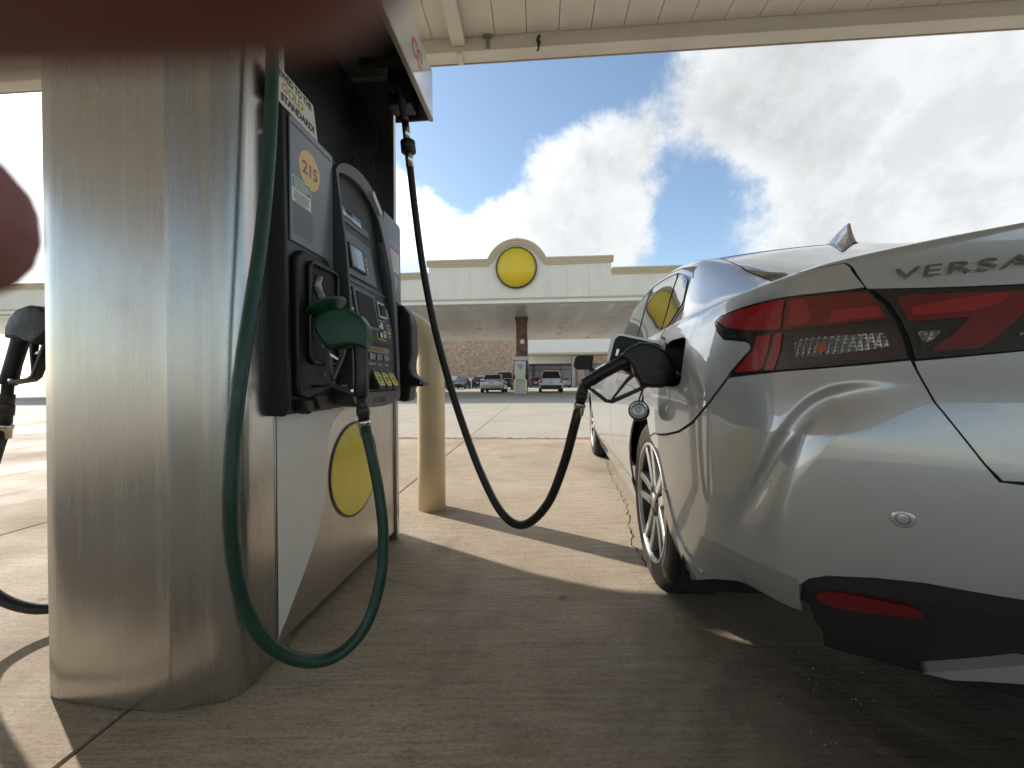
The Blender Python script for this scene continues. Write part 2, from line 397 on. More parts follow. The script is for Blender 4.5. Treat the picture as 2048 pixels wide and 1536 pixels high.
m_rust = mat('rust_stain', (0.05, 0.035, 0.025), 0.9, noise=0.6, nscale=60)
mb = MB(); mb.box(-0.61, -0.50, CY1 - 0.03, CY1 - 0.002, CZ - 0.030, CZ - 0.012); mb.box(-0.575, -0.535, CY1 - 0.012, CY1 - 0.004, CZ - 0.15, CZ - 0.03)
mb.build('mounting_clip', mat('dull_metal', (0.30, 0.28, 0.25), 0.5, 0.6), can)
# a wasp nest / rust lump hanging on the fascia
mb = MB()
for k in range(16):
    z = CZ - 0.05 - 0.011 * k; r = random.uniform(0.008, 0.022) * (1.0 if k < 9 else 0.6); cx = 0.04 + random.uniform(-0.012, 0.012)
    mb.add([(cx + p.x * r, CY1 - 0.004 - 0.5 * r + p.y * r * 0.6, z + p.z * r) for p in ico], icf)
o = mb.build('hanging_debris', m_rust); o.matrix_world = GM
tag(o, 'small dark clump of debris hanging on the canopy edge', 'debris')
# ================================================================== the store and its canopy, far side of the forecourt
m_eifs = mat('cream_stucco', (0.90, 0.85, 0.73), 0.8, noise=0.13, nscale=1.1, stretch=(1, 1, 0.35), bump=0.1, bscale=30)
m_trim = mat('tan_cornice', (0.62, 0.51, 0.35), 0.7, noise=0.08, nscale=2)
m_cream = mat('cream_trim', (0.90, 0.86, 0.76), 0.7)
def soffit_metal():
    mt = mat('soffit_metal', (0.86, 0.83, 0.78), 0.36, 0.10, noise=0.20, nscale=0.5, stretch=(3.0, 0.25, 1), rvar=0.12)
    return mt
m_sofm = soffit_metal()
def brick_mat(name, c1, c2, mortar, scale):
    mt = bpy.data.materials.new(name); mt.use_nodes = True; nt = mt.node_tree; N, L = nt.nodes, nt.links; b = N['Principled BSDF']
    tc = N.new('ShaderNodeTexCoord'); sp = N.new('ShaderNodeSeparateXYZ'); L.new(tc.outputs['Object'], sp.inputs[0])
    ad = N.new('ShaderNodeMath'); ad.operation = 'ADD'; L.new(sp.outputs[0], ad.inputs[0]); L.new(sp.outputs[1], ad.inputs[1])
    cb = N.new('ShaderNodeCombineXYZ'); L.new(ad.outputs[0], cb.inputs[0]); L.new(sp.outputs[2], cb.inputs[1])
    br = N.new('ShaderNodeTexBrick'); br.inputs['Scale'].default_value = scale
    br.inputs['Color1'].default_value = (*c1, 1); br.inputs['Color2'].default_value = (*c2, 1); br.inputs['Mortar'].default_value = (*mortar, 1)
    br.inputs['Mortar Size'].default_value = 0.016; br.inputs['Brick Width'].default_value = 0.5; br.inputs['Row Height'].default_value = 0.22; br.inputs['Bias'].default_value = 0.1
    L.new(cb.outputs[0], br.inputs['Vector'])
    n = N.new('ShaderNodeTexNoise'); n.inputs['Scale'].default_value = 2.4; n.inputs['Detail'].default_value = 9; n.inputs['Roughness'].default_value = 0.75
    L.new(tc.outputs['Object'], n.inputs['Vector'])
    mr = N.new('ShaderNodeMapRange'); mr.inputs[1].default_value = 0.3; mr.inputs[2].default_value = 0.7; mr.inputs[3].default_value = 0.55; mr.inputs[4].default_value = 1.35
    L.new(n.outputs[0], mr.inputs[0])
    mx = N.new('ShaderNodeMix'); mx.data_type = 'RGBA'; mx.blend_type = 'MULTIPLY'; mx.inputs[0].default_value = 1
    L.new(br.outputs[0], mx.inputs[6]); L.new(mr.outputs[0], mx.inputs[7]); L.new(mx.outputs[2], b.inputs['Base Color'])
    bp = N.new('ShaderNodeBump'); bp.inputs['Strength'].default_value = 0.6; bp.inputs['Distance'].default_value = 0.02
    L.new(br.outputs['Fac'], bp.inputs['Height']); bp.invert = True; L.new(bp.outputs[0], b.inputs['Normal'])
    b.inputs['Roughness'].default_value = 0.85; return mt
m_brick = brick_mat('rough_brick', (0.60, 0.42, 0.285), (0.44, 0.28, 0.185), (0.60, 0.49, 0.37), 1.25)
m_brickd = brick_mat('brown_brick', (0.24, 0.14, 0.095), (0.15, 0.085, 0.06), (0.22, 0.17, 0.13), 1.6)
m_glass_far = mat('store_glass', (0.045, 0.055, 0.055), 0.05, 0.0, spec=1.0)
m_mull = mat('mullion', (0.10, 0.09, 0.08), 0.4, 0.5)
YF, ZS = 20.6, 5.05
sc_ = thing('store_canopy', 'long cream canopy with arched parapet in front of the store', 'canopy', (0, 0, 0), CY)
def arch_poly(cx, zb, r, z0, n=28):
    """upper outline of the parapet with the round arch in the middle"""
    out = []
    a0 = math.asin((zb - z0) / r)
    for k in range(n + 1):
        a = math.pi - a0 - (math.pi - 2 * a0) * k / n
        out.append((cx + r * math.cos(a), z0 + r * math.sin(a)))
    return out
AX, AR, AZ0, ZT, ZL = -1.06, 1.66, 6.74, 7.36, 6.75
arc = arch_poly(AX, ZT - 0.02, AR - 0.02, AZ0)
XL, XR = -5.85, 3.92
poly = [(XL, ZS + 0.12), (XR, ZS + 0.12), (XR, ZT - 0.02)] + arc[::-1] + [(XL, ZT - 0.02)]
MB().prism(poly, YF, YF + 0.5, 'y').build('raised_parapet', m_eifs, sc_)
MB().box(-44, XL - 0.002, YF + 0.06, YF + 0.5, ZS + 0.12, ZL - 0.02).build('parapet', m_eifs, sc_)
MB().box(XR + 0.002, 14.4, YF + 0.06, YF + 0.5, ZS + 0.12, ZL - 0.02).build('parapet', m_eifs, sc_)
# panel joints in the stucco
for x in (-3.6, 1.6, 2.75): MB().box(x - 0.008, x + 0.008, YF - 0.003, YF + 0.02, ZS + 0.35, ZT - 0.4).build('panel_joint', m_trim, sc_)
def cornice(path, name):
    """stepped moulding swept along a path of (x, z) points in front of the parapet"""
    prof = [(0.02, -0.30), (-0.06, -0.30), (-0.07, -0.24), (-0.13, -0.17), (-0.15, -0.08), (-0.19, -0.07), (-0.20, 0.03), (0.52, 0.03)]
    n = len(path); vs = []; k = len(prof)
    for i, (x, z) in enumerate(path):
        a = Vector(path[max(i - 1, 0)]); c = Vector(path[min(i + 1, n - 1)]); t = (c - a).normalized(); nn = Vector((-t.y, t.x))
        if 0 < i < n - 1:
            t0 = (Vector(path[i]) - a).normalized(); t1 = (c - Vector(path[i])).normalized(); s = 1 / max(0.5, math.sqrt((1 + t0.dot(t1)) / 2))
        else: s = 1
        for d, h in prof: vs.append((x + nn.x * h * s, YF + d, z + nn.y * h * s))
    mb = MB(); mb.add(vs, [(i * k + j, i * k + j + 1, (i + 1) * k + j + 1, (i + 1) * k + j) for i in range(n - 1) for j in range(k - 1)])
    mb.add(vs[:k], [tuple(range(k))]); mb.add(vs[-k:], [tuple(range(k))])
    return mb.build(name, m_trim, sc_)
arc2 = arch_poly(AX, ZT, AR, AZ0)
cornice([(XL - 0.1, ZT)] + [(arc2[0][0] - 0.02, ZT)] + arc2[1:-1] + [(arc2[-1][0] + 0.02, ZT), (XR + 0.1, ZT)], 'cornice')
for a, c in ((-44, XL - 0.05), (XR + 0.05, 14.4)):
    o = cornice([(a, ZL), (c, ZL)], 'cornice'); o.location.y = 0.06
MB().box(-44, 14.4, YF - 0.06, YF + 0.001, ZS + 0.16, ZS + 0.26).build('lower_moulding', m_trim, sc_, bevel=0.02)
MB().box(-44, 14.4, YF - 0.02, YF + 0.48, ZS - 0.02, ZS + 0.158).build('lower_band', m_cream, sc_)
YB = 38.6
MB().box(-44, 14.4, YB - 0.4, YB + 0.05, ZS - 0.02, ZS + 0.9).build('rear_fascia', m_eifs, sc_)
MB().box(-44, 14.4, YF + 0.482, YB - 0.402, ZS + 0.02, ZS + 0.30).build('soffit', m_sofm, sc_)
MB().box(-44, 14.4, YF + 0.5, YB - 0.402, ZS + 0.9, ZS + 1.0).build('roof_deck', m_soff, sc_)
m_lens = mat('light_lens', (0.75, 0.74, 0.70), 0.3)
lt = None
for yy in (23.0, 26.5, 30.5, 34.5):
    for xx in (-24, -18, -12, -7.5, -4.6, 1.9, 5.2, 9.5, 14):
        if lt is None: lt = MB().box(-0.22, 0.22, -0.3, 0.3, ZS - 0.02, ZS + 0.018).build('canopy_light', m_lens, sc_); q = lt
        else: q = lt.copy(); scene.collection.objects.link(q)
        q.location = (xx, yy, 0)
# columns with stone caps, one in the middle, one far to the left
for cx, cyy in ((-1.02, 25.6), (-33.3, 25.6), (-17.2, 25.6), (13.5, 25.6)):
    MB().box(cx - 0.36, cx + 0.36, cyy - 0.36, cyy + 0.36, 0.0, ZS + 0.016).build('brick_column', m_brickd, sc_)
    MB().box(cx - 0.43, cx + 0.43, cyy - 0.43, cyy + 0.43, ZS - 0.16, ZS + 0.012).build('column_cap', m_brickd, sc_)
o = MB().lathe([(0.02, 0.0), (0.15, 0.0), (0.16, 0.03), (0.13, 0.05), (0.0, 0.05)], Matrix.Translation((-0.98, 25.235, 3.45)) @ Matrix.Rotation(R(90), 4, 'X')).build('round_plaque', m_cream, sc_)
# lightning rod on the arch
MB().tube([(AX, YF + 0.2, AZ0 + AR), (AX + 0.02, YF + 0.2, AZ0 + AR + 0.27)], 0.02, 6).build('finial', m_mull, sc_)
# round yellow sign on the arch (plain disc with dark edge)
rs = thing('round_sign', 'large round yellow sign with dark rim on the store arch', 'sign', (*g(AX - 0.02, YF - 0.002), 6.88), CY)
MX = Matrix.Rotation(R(90), 4, 'X')
m_yel = mat('sign_yellow', (0.80, 0.56, 0.012), 0.35, coat=0.3, noise=0.05, nscale=1.5)
MB().lathe([(1.08, 0.0), (1.10, 0.02), (1.10, 0.20), (1.075, 0.215), (1.03, 0.215)], MX, 56, cap=False).build('rim', mat('sign_rim', (0.05, 0.045, 0.03), 0.4), rs)
MB().lathe([(0.0, 0.0), (1.072, 0.0), (1.072, 0.205), (0.0, 0.206)], MX, 56, cap=False).build('face', m_yel, rs)
# store building stands behind the canopy, across an open strip of forecourt
SB = 62.0
st = thing('store_building', 'low brick and cream store building with glass entrance behind the canopy', 'building', (0, 0, 0), CY)
MB().box(-60, -1.42, SB, SB + 6, 0, 8.2).build('brick_wall', m_brick, st)
MB().box(-60, -5.4, SB - 0.12, SB - 0.002, 0, 1.5).build('pale_base', m_cream, st)
MB().box(-5.38, -1.42, SB - 0.10, SB - 0.002, 0, 1.05).build('brick_base', m_brickd, st)
MB().box(-5.42, -1.40, SB - 0.14, SB - 0.001, 1.052, 1.16).build('stone_course', m_cream, st)
MB().box(-1.40, 26, SB - 3.0, SB + 1.0, 5.22, 8.4).build('entrance_header', m_cream, st)
MB().box(-1.40, 26, SB - 3.12, SB - 3.002, 5.0, 5.3).build('header_moulding', m_trim, st, bevel=0.03)
MB().box(-1.40, 26, SB - 2.98, SB + 1.0, 4.98, 5.216).build('header_band', m_cream, st)
MB().box(-1.40, 5.46, SB - 0.4, SB + 0.4, 3.75, 4.978).build('transom_wall', m_eifs, st)
MB().box(6.12, 7.05, SB - 2.9, SB + 0.4, 0, 4.978).build('brick_pier', m_brick, st)
MB().box(5.48, 6.0, SB - 0.5, SB + 0.4, 0, 4.978).build('pilaster', m_cream, st)
for a_, c_ in ((-1.40, 5.46), (7.10, 20.0)):
    n = 4 if a_ < 0 else 8; y_ = SB - 0.05
    for k in range(n):
        x0_, x1_ = a_ + (c_ - a_) * k / n + 0.06, a_ + (c_ - a_) * (k + 1) / n - 0.06
        MB().box(x0_, x1_, y_, y_ + 0.04, 0.1, 2.75).build('glass_pane', m_glass_far, st)
        MB().box(x0_, x1_, y_, y_ + 0.04, 2.87, 3.74).build('glass_pane', m_glass_far, st)
    for k in range(n + 1):
        x = a_ + (c_ - a_) * k / n
        MB().box(x - 0.058, x + 0.058, y_ - 0.08, y_ + 0.05, 0, 3.745).build('mullion', m_mull, st)
    MB().box(a_, c_, y_ - 0.06, y_ + 0.045, 2.76, 2.86).build('transom', m_mull, st)
MB().box(20.02, 30, SB, SB + 6, 0, 8.2).build('brick_wall', m_brick, st)
MB().box(-60, 30, SB + 6.0, SB + 6.2, 0, 8.6).build('back_wall', m_brick, st)
MB().box(-60, 30, SB - 2.6, SB - 0.13, -0.003, 0.14).build('pavement', m_conc2, st, bevel=0.03)
for x in (6.55,): MB().lathe([(0.0, 0), (0.16, 0.02), (0.20, 0.10), (0.16, 0.18), (0, 0.2)], Matrix.Translation((x, SB - 3.05, 2.95)) @ Matrix.Rotation(R(90), 4, 'X'), 16, cap=False).build('wall_lamp', m_cream, st)
# far pump island: dispenser, guard hoop
m_tan = mat('tan_enamel', (0.80, 0.63, 0.39), 0.40, coat=0.25, noise=0.16, nscale=5, bump=0.12, bscale=26, rvar=0.12)
m_pumpgrey = mat('dispenser_grey', (0.50, 0.50, 0.48), 0.35, 0.5)
fp = thing('fuel_dispenser', 'small grey dispenser below the brick column of the store canopy', 'fuel pump', (*g(-1.1, 24.9), 0), CY)
MB().prism([(-0.30, 0), (0.30, 0), (0.33, 1.7), (0.36, 2.18), (-0.36, 2.18), (-0.33, 1.7)], -0.16, 0.9, 'y').build('cabinet', m_pumpgrey, fp, bevel=0.03)
MB().box(-0.47, 0.47, -0.25, 1.0, 2.19, 2.45).build('top_sign', mat('pale_plastic', (0.62, 0.60, 0.56), 0.5), fp, bevel=0.02)
MB().prism([(-0.22, 1.95), (0.22, 1.95), (0, 1.55)], -0.175, -0.162, 'y').build('chevron', mat('grey_print', (0.33, 0.34, 0.33), 0.5), fp)
for sx in (-1, 1):
    MB().tube(spline([(sx * 0.36, 0.3, 2.15), (sx * 0.46, 0.3, 1.6), (sx * 0.48, 0.3, 0.7), (sx * 0.42, 0.25, 0.45), (sx * 0.40, 0.2, 1.0)], 6), 0.02, 8).build('hose', mat('hose_rubber', (0.012, 0.012, 0.012), 0.45), fp)
    MB().box(sx * 0.42 - 0.05, sx * 0.42 + 0.05, 0.12, 0.30, 0.95, 1.25).build('nozzle', mat('black_plastic', (0.012, 0.012, 0.013), 0.42), fp, bevel=0.02)
def hoop(wid, h, r, rad):
    pts = [(-wid / 2, 0, 0)] + [(-wid / 2, 0, (h - rad) * k / 3) for k in (1, 2)]
    for k in range(13): a = math.pi - math.pi / 2 * k / 12; pts.append((-wid / 2 + rad + rad * math.cos(a), 0, h - rad + rad * math.sin(a)))
    pts += [(-p[0], p[1], p[2]) for p in reversed(pts)]
    return MB().tube(pts, r, 28)
o = hoop(0.70, 1.02, 0.075, 0.20).build('guard_hoop', m_tan); o.location = (*g(-1.09, 24.35), 0); o.rotation_euler.z = CY
tag(o, 'small tan guard hoop in front of the far dispenser', 'bollard')
# boxes of merchandise and ice chests against the far left of the store canopy
m_crate = mat('brown_crate', (0.13, 0.085, 0.06), 0.7, noise=0.3, nscale=4)
for k, (x, y, w_, h_) in enumerate(((-32.3, 24.6, 1.1, 1.15), (-31.0, 24.8, 0.7, 0.85))):
    t = thing('pump_cabinet', ('brown cabinet at the foot of the far left brick column', 'smaller brown cabinet right of the far left cabinet')[k], 'cabinet', (*g(x, y), 0), CY)
    MB().box(-w_ / 2, w_ / 2, 0, 0.7, 0, h_).build('body', m_crate, t, bevel=0.03)
    MB().box(-w_ / 2 - 0.04, w_ / 2 + 0.04, -0.05, 0.75, h_ + 0.002, h_ + 0.07).build('lid', m_trim, t, bevel=0.01)
# white notices and ice chests on the pale base
for k, (x, w_, h_, lab) in enumerate(((-13.6, 1.3, 1.75, 'white ice chest left against the brick store wall'), (-9.0, 1.4, 1.78, 'white ice chest right against the brick store wall'))):
    t = thing('ice_chest', lab, 'ice chest', (*g(x, SB - 1.1), 0.142), CY, None)
    MB().box(-w_ / 2, w_ / 2, 0, 0.75, 0.05, h_).build('body', mat('chest_white', (0.75, 0.76, 0.75), 0.4), t, bevel=0.03)
    MB().box(-w_ / 2 + 0.08, -0.02, -0.02, -0.001, 0.55, h_ - 0.25).build('door', mat('chest_door', (0.68, 0.70, 0.70), 0.35), t, bevel=0.008)
    MB().box(0.02, w_ / 2 - 0.08, -0.02, -0.001, 0.55, h_ - 0.25).build('door', mat('chest_door', (0.68, 0.70, 0.70), 0.35), t, bevel=0.008)
# ================================================================== cars parked by the store
m_tyre = mat('tyre_rubber', (0.018, 0.017, 0.016), 0.75, noise=0.25, nscale=30, bump=0.05)
m_rimf = mat('wheel_alloy', (0.45, 0.45, 0.45), 0.3, 0.9)
m_dglass = mat('dark_car_glass', (0.012, 0.014, 0.015), 0.06, spec=0.9)
m_tail = mat('tail_red', (0.35, 0.012, 0.012), 0.15, coat=0.6)
m_bplas = mat('black_trim', (0.02, 0.02, 0.021), 0.5)
m_plate = mat('number_plate', (0.65, 0.66, 0.66), 0.4, noise=0.35, nscale=60)
m_head = mat('headlamp', (0.6, 0.62, 0.63), 0.1, 0.4, coat=0.8)
def paint(name, c, metal=0.5): return mat(name, c, 0.32, metal, coat=0.9)
def parked_car(label, cat, kind, pm, x, y, face, group='cars parked in front of the store'):
    """kind gives length, width, sill, belt, roof and the stations of cabin; face 'away' shows its rear"""
    L_, W_, zs, zb, zt, cab, deck = kind        # cab: (rear base, rear top, front top, front base) from the tail; deck: tail height
    t = thing('parked_' + cat.replace(' ', '_'), label, cat, (*g(x, y), 0), CY + (0 if face == 'away' else math.pi), group)
    h = W_ / 2
    # lower body lofted over plan stations, tail at y=0, nose at y=L
    st_ = [(0.0, .80, zs + .16, deck - .10), (0.04, .90, zs + .06, deck - .03), (0.16, .97, zs, deck), (0.6, 1, zs, zb), (L_ * .5, 1, zs, zb), (L_ - 1.1, 1, zs, zb - .02),
           (L_ - .5, .97, zs, zb - .12), (L_ - .12, .88, zs + .04, zb - .22), (L_, .74, zs + .14, zb - .32)]
    vs = []; K = 9
    for yy, wf, z0, z1 in st_:
        w_ = h * wf; zm = z0 + (z1 - z0) * .55
        for px_, pz in ((-w_ * .90, z0), (-w_ * .98, z0 + .10), (-w_, zm), (-w_ * .975, z1 - .07), (-w_ * .90, z1)):
            vs.append((px_, yy, pz))
        vs.append((0, yy, z1 + .025))
        for px_, pz in ((w_ * .90, z1), (w_ * .975, z1 - .07), (w_, zm), (w_ * .98, z0 + .10), (w_ * .90, z0)):
            vs.append((px_, yy, pz))
    K = 11; fs = [(i * K + j, (i + 1) * K + j, (i + 1) * K + (j + 1) % K, i * K + (j + 1) % K) for i in range(len(st_) - 1) for j in range(K)]
    mb = MB().add(vs, fs, True); mb.add(vs[:K], [tuple(range(K))]); mb.add(vs[-K:], [tuple(range(K))])
    mb.build('body', pm, t, auto=40)
    a, b_, c, d = cab; wb, wt = h * .90, h * .70
    zc0 = zb - .03
    V = [(-wb, a, zc0), (wb, a, zc0), (wb, d, zc0), (-wb, d, zc0), (-wt, b_, zt - .03), (wt, b_, zt - .03), (wt, c, zt - .03), (-wt, c, zt - .03),
         (-wt * .85, b_ + .08, zt), (wt * .85, b_ + .08, zt), (wt * .85, c - .1, zt), (-wt * .85, c - .1, zt)]
    MB().add(V, [(0, 1, 5, 4), (1, 2, 6, 5), (2, 3, 7, 6), (3, 0, 4, 7), (4, 5, 9, 8), (5, 6, 10, 9), (6, 7, 11, 10), (7, 4, 8, 11), (8, 9, 10, 11)]).build('cabin', pm, t, bevel=.03)
    def win(i0, i1, i2, i3, u0, u1, v0, v1, name='window'):
        A, B, C_, D_ = (Vector(V[i]) for i in (i0, i1, i2, i3)); n = (B - A).cross(D_ - A).normalized()
        P = lambda u, v: (A.lerp(B, u)).lerp(D_.lerp(C_, u), v) + n * .012
        q = [P(u, v) for u, v in ((u0, v0), (u1, v0), (u1, v1), (u0, v1))]; q2 = [p - n * .03 for p in q]
        MB().add(q + q2, [(0, 1, 2, 3), (0, 4, 5, 1), (1, 5, 6, 2), (2, 6, 7, 3), (3, 7, 4, 0)]).build(name, m_dglass, t)
    win(0, 1, 5, 4, .07, .93, .14, .92, 'rear_window'); win(2, 3, 7, 6, .05, .95, .1, .93, 'windscreen')
    for (i0, i1, i2, i3) in ((1, 2, 6, 5), (3, 0, 4, 7)):
        win(i0, i1, i2, i3, .10, .50, .14, .9); win(i0, i1, i2, i3, .53, .90, .14, .9)
    for sx in (-1, 1):
        zt1 = deck - .06
        if cat in ('SUV',): MB().prism([(sx * h * .94, zt1 - .28), (sx * h * .70, zt1 - .22), (sx * h * .80, zt1 + .02), (sx * h * .76, zt1 + .33), (sx * h * .86, zt1 + .33)], -.02, .14, 'y').build('tail_light', m_tail, t)
        elif cat == 'pickup truck': MB().box(sx * h * .98 - .07 - sx * .07, sx * h * .98 + .07 - sx * .07, -.015, .12, zt1 - .32, zt1 - .02).build('tail_light', m_tail, t)
        else: MB().prism([(sx * h * .93, zt1 - .02), (sx * h * .90, zt1 - .15), (sx * h * .48, zt1 - .09), (sx * h * .40, zt1 - .03)], -.02, .15, 'y').build('tail_light', m_tail, t)
        MB().box(sx * h * .66 - .16, sx * h * .66 + .16, L_ - .16, L_ - .03, zb - .38, zb - .24).build('headlight', m_head, t, bevel=.03)
        MB().box(sx * (h + .10) - .09, sx * (h + .10) + .09, d - .25, d - .12, zb, zb + .15).build('mirror', m_bplas, t, bevel=.03)
    MB().box(-.16, .16, -.012 + .0, .03, deck - .34, deck - .20).build('number_plate', m_plate, t)
    MB().box(-h * .86, h * .86, -.03, .3, zs - .02, zs + (.30 if cat != 'car' else .13)).build('lower_bumper', m_bplas, t, bevel=.04)
    MB().box(-h * .6, h * .6, L_ - .10, L_ + .006, zs + .12, zs + .34).build('grille', m_bplas, t, bevel=.02)
    for yy in (.80, L_ - .85):
        for sx in (-1, 1):
            w = thing_part = bpy.data.objects.new('wheel', None); scene.collection.objects.link(w); w.parent = t; w.location = (sx * (h - .11), yy, .33)
            My = Matrix.Rotation(R(90), 4, 'Y')
            MB().lathe([(.2, -.11), (.30, -.11), (.33, -.08), (.33, .08), (.30, .11), (.2, .11)], My, 22, cap=True).build('tyre', m_tyre, w)
            MB().lathe([(.0, sx * .112), (.06, sx * .118), (.2, sx * .114), (.215, sx * .106)], My, 22, cap=False).build('rim', m_rimf, w)
    return t
SED = (4.6, 1.82, .22, .93, 1.45, (.45, 1.15, 2.35, 3.35), 1.04)
SUV = (4.5, 1.84, .26, 1.02, 1.68, (.10, .40, 2.6, 3.35), 1.04)
TRK = (5.8, 2.0, .36, 1.18, 1.93, (1.9, 2.1, 3.6, 4.3), 1.20)
parked_car('silver sedan seen from behind, left of the far pump island', 'car', SED, paint('car_silver', (.52, .53, .54)), -3.50, 29.0, 'away')
parked_car('white SUV with black bumper seen from behind, right of the far pump island', 'SUV', SUV, paint('car_white', (.72, .73, .73), .05), 1.02, 29.0, 'away')
parked_car('dark pickup truck parked ahead of the silver sedan', 'pickup truck', TRK, paint('car_black', (.015, .015, .017), .2), -3.55, 39.0, 'away')
parked_car('dark blue SUV by the white store base, left of the silver sedan', 'SUV', SUV, paint('car_navy', (.035, .045, .065)), -8.4, 53.6, 'away')
parked_car('black sedan behind the black hose, in front of the brick wall', 'car', SED, paint('car_black2', (.012, .012, .014), .2), -10.0, 52.5, 'toward')
parked_car('dark grey sedan just right of the tan bollard', 'car', SED, paint('car_grey', (.06, .06, .065)), -10.9, 42.0, 'away')
parked_car('red and dark hatchback half hidden left of the white SUV', 'SUV', (4.1, 1.76, .24, .98, 1.55, (.10, .40, 2.4, 3.05), 1.0), paint('car_dark_red', (.07, .02, .022)), -0.25, 54.5, 'away')
parked_car('grey sedan half hidden right of the white SUV', 'car', SED, paint('car_grey2', (.22, .22, .225)), 3.75, 53.5, 'away')
parked_car('white sedan facing the forecourt beside the entrance pier', 'car', SED, paint('car_white2', (.68, .69, .70), .1), 7.4, 57.0, 'toward')
# ================================================================== the silver car: one analytic body surface carries every panel
# surf(s, v): s runs along the left side (negative, metres forward of Y0) and round the rear (0..1, 1 = middle of the tail);
# v runs 0..1 from sill to shoulder and 1..2 from shoulder to the middle of roof, deck and bonnet. Car frame: rear axle at y=0.
Y0, YN = -0.20, 2.70
W_Z = np.array([[.14, .79], [.22, .815], [.32, .846], [.42, .862], [.55, .870], [.70, .871], [.80, .866], [.88, .856], [.94, .842], [1.0, .815], [1.10, .79]])
L_Z = np.array([[.14, .86], [.22, .89], [.30, .925], [.38, .950], [.46, .968], [.56, .975], [.66, .972], [.74, .960], [.80, .942], [.88, .925], [.95, .912], [1.0, .908], [1.06, .915]])
F_Z = np.array([[.14, .74], [.25, .80], [.45, .83], [.62, .82], [.75, .76], [.85, .66], [1.0, .6]])
ZS_S = np.array([[-4.2, .74], [-3.3, .84], [-2.6, .885], [-1.2, .915], [-.4, .935], [0, .945], [.25, .962], [.45, .985], [.62, 1.005], [.8, 1.030], [1.0, 1.045]])
ZR_Y = np.array([[-.95, 1.036], [-.75, 1.040], [-.55, 1.050], [-.44, 1.075], [-.30, 1.140], [-.10, 1.232], [.10, 1.312], [.25, 1.360], [.5, 1.408], [.9, 1.440], [1.3, 1.435], [1.6, 1.41], [1.9, 1.32], [2.25, 1.13], [2.5, 1.0], [2.8, .955], [3.2, .90], [3.55, .80]])
NEXP = 2.9
def lin(tab, x): return np.interp(x, tab[:, 0], tab[:, 1])
def crm(tab, x):
    """smooth monotone-ish cubic through a table"""
    xs, ys = tab[:, 0], tab[:, 1]; x = np.clip(x, xs[0], xs[-1]); i = np.clip(np.searchsorted(xs, x) - 1, 0, len(xs) - 2)
    m = np.gradient(ys, xs); h = xs[i + 1] - xs[i]; t = (x - xs[i]) / h
    return (2*t**3-3*t**2+1)*ys[i] + (t**3-2*t**2+t)*h*m[i] + (-2*t**3+3*t**2)*ys[i+1] + (t**3-t**2)*h*m[i+1]
def ring(s, z):
    """plan position of the outline at height z"""
    W, Lr, Lf = crm(W_Z, z), crm(L_Z, z), crm(F_Z, z)
    th = np.clip(s, 0, 1) * (np.pi / 2); c = np.cos(th) ** (2 / NEXP); sn = np.sin(th) ** (2 / NEXP)
    x = -W * c; y = Y0 - (Lr + Y0) * sn
    SM = YN - Y0
    tf = np.clip(-s - SM, 0, 1) * (np.pi / 2); cf = np.cos(tf) ** (2 / 2.6); sf = np.sin(tf) ** (2 / 2.6)
    fr = s < -SM
    mid = (s <= 0) & ~fr
    y = np.where(mid, Y0 - s, y); x = np.where(mid, -W, x)
    y = np.where(fr, YN + Lf * sf, y); x = np.where(fr, -W * cf, x)
    # slight waist of the doors
    return x, y
def surf0(s, v):
    s = np.asarray(s, float); v = np.asarray(v, float); s, v = np.broadcast_arrays(s, v)
    zs = crm(ZS_S, s); ZB = 0.16
    vl = np.clip(v, 0, 1); z = ZB + vl * (zs - ZB)
    x, y = ring(s, z)
    q = np.clip(v - 1, 0, 1)
    zr = crm(ZR_Y, y); bel = zs + .050
    # section above the shoulder: x fraction and height at 7 knots
    kq = [0, .05, .14, .26, .56, .72, 1.0]
    kx = [1, .985, .945, .865, .715, .60, 0]
    top = np.maximum(zr, zs + .012)
    gh = np.clip((top - bel) / .35, 0, 1)
    deckish = 1 - gh
    kz = [zs, np.minimum(zs + .018, zs + (top - zs) * .35), np.minimum(zs + .032, zs + (top - zs) * .55), np.minimum(bel, zs + (top - zs) * .75), 0, np.maximum(top - .022 - .015 * gh, zs + (top - zs) * .9), top]
    kz[4] = kz[3] + (kz[5] - kz[3]) * (.62 + .28 * gh)
    xf = np.interp(q, kq, kx); zq = np.zeros_like(q)
    for i in range(6):
        a = (q >= kq[i]) & (q <= kq[i + 1]); t = (q - kq[i]) / (kq[i + 1] - kq[i])
        m0 = (kz[i + 1] - kz[max(i - 1, 0)]) / (kq[i + 1] - kq[max(i - 1, 0)]); m1 = (kz[min(i + 2, 6)] - kz[i]) / (kq[min(i + 2, 6)] - kq[i])
        if i == 5: m1 = 0 * kz[0]
        if i == 0: m0 = (kz[1] - kz[0]) / .05 * 1.2
        h = kq[i + 1] - kq[i]
        val = (2*t**3-3*t**2+1)*kz[i] + (t**3-2*t**2+t)*h*m0 + (-2*t**3+3*t**2)*kz[i+1] + (t**3-t**2)*h*m1
        zq = np.where(a, val, zq)
    # smooth x fraction as well
    kqa, kxa = np.array(kq), np.array(kx); xf = crm(np.stack([kqa, kxa], 1), q)
    up = v > 1
    X = np.where(up, x * xf, x); Z = np.where(up, zq, z)
    return np.stack([X, y, Z], -1)
def normal0(s, v, f=None):
    f = f or surf0; e = 2e-3
    a = f(s + e, v) - f(s - e, v); b = f(s, v + e) - f(s, v - e)
    n = np.cross(a, b); L = np.linalg.norm(n, axis=-1, keepdims=True); L[L < 1e-12] = 1
    return n / L
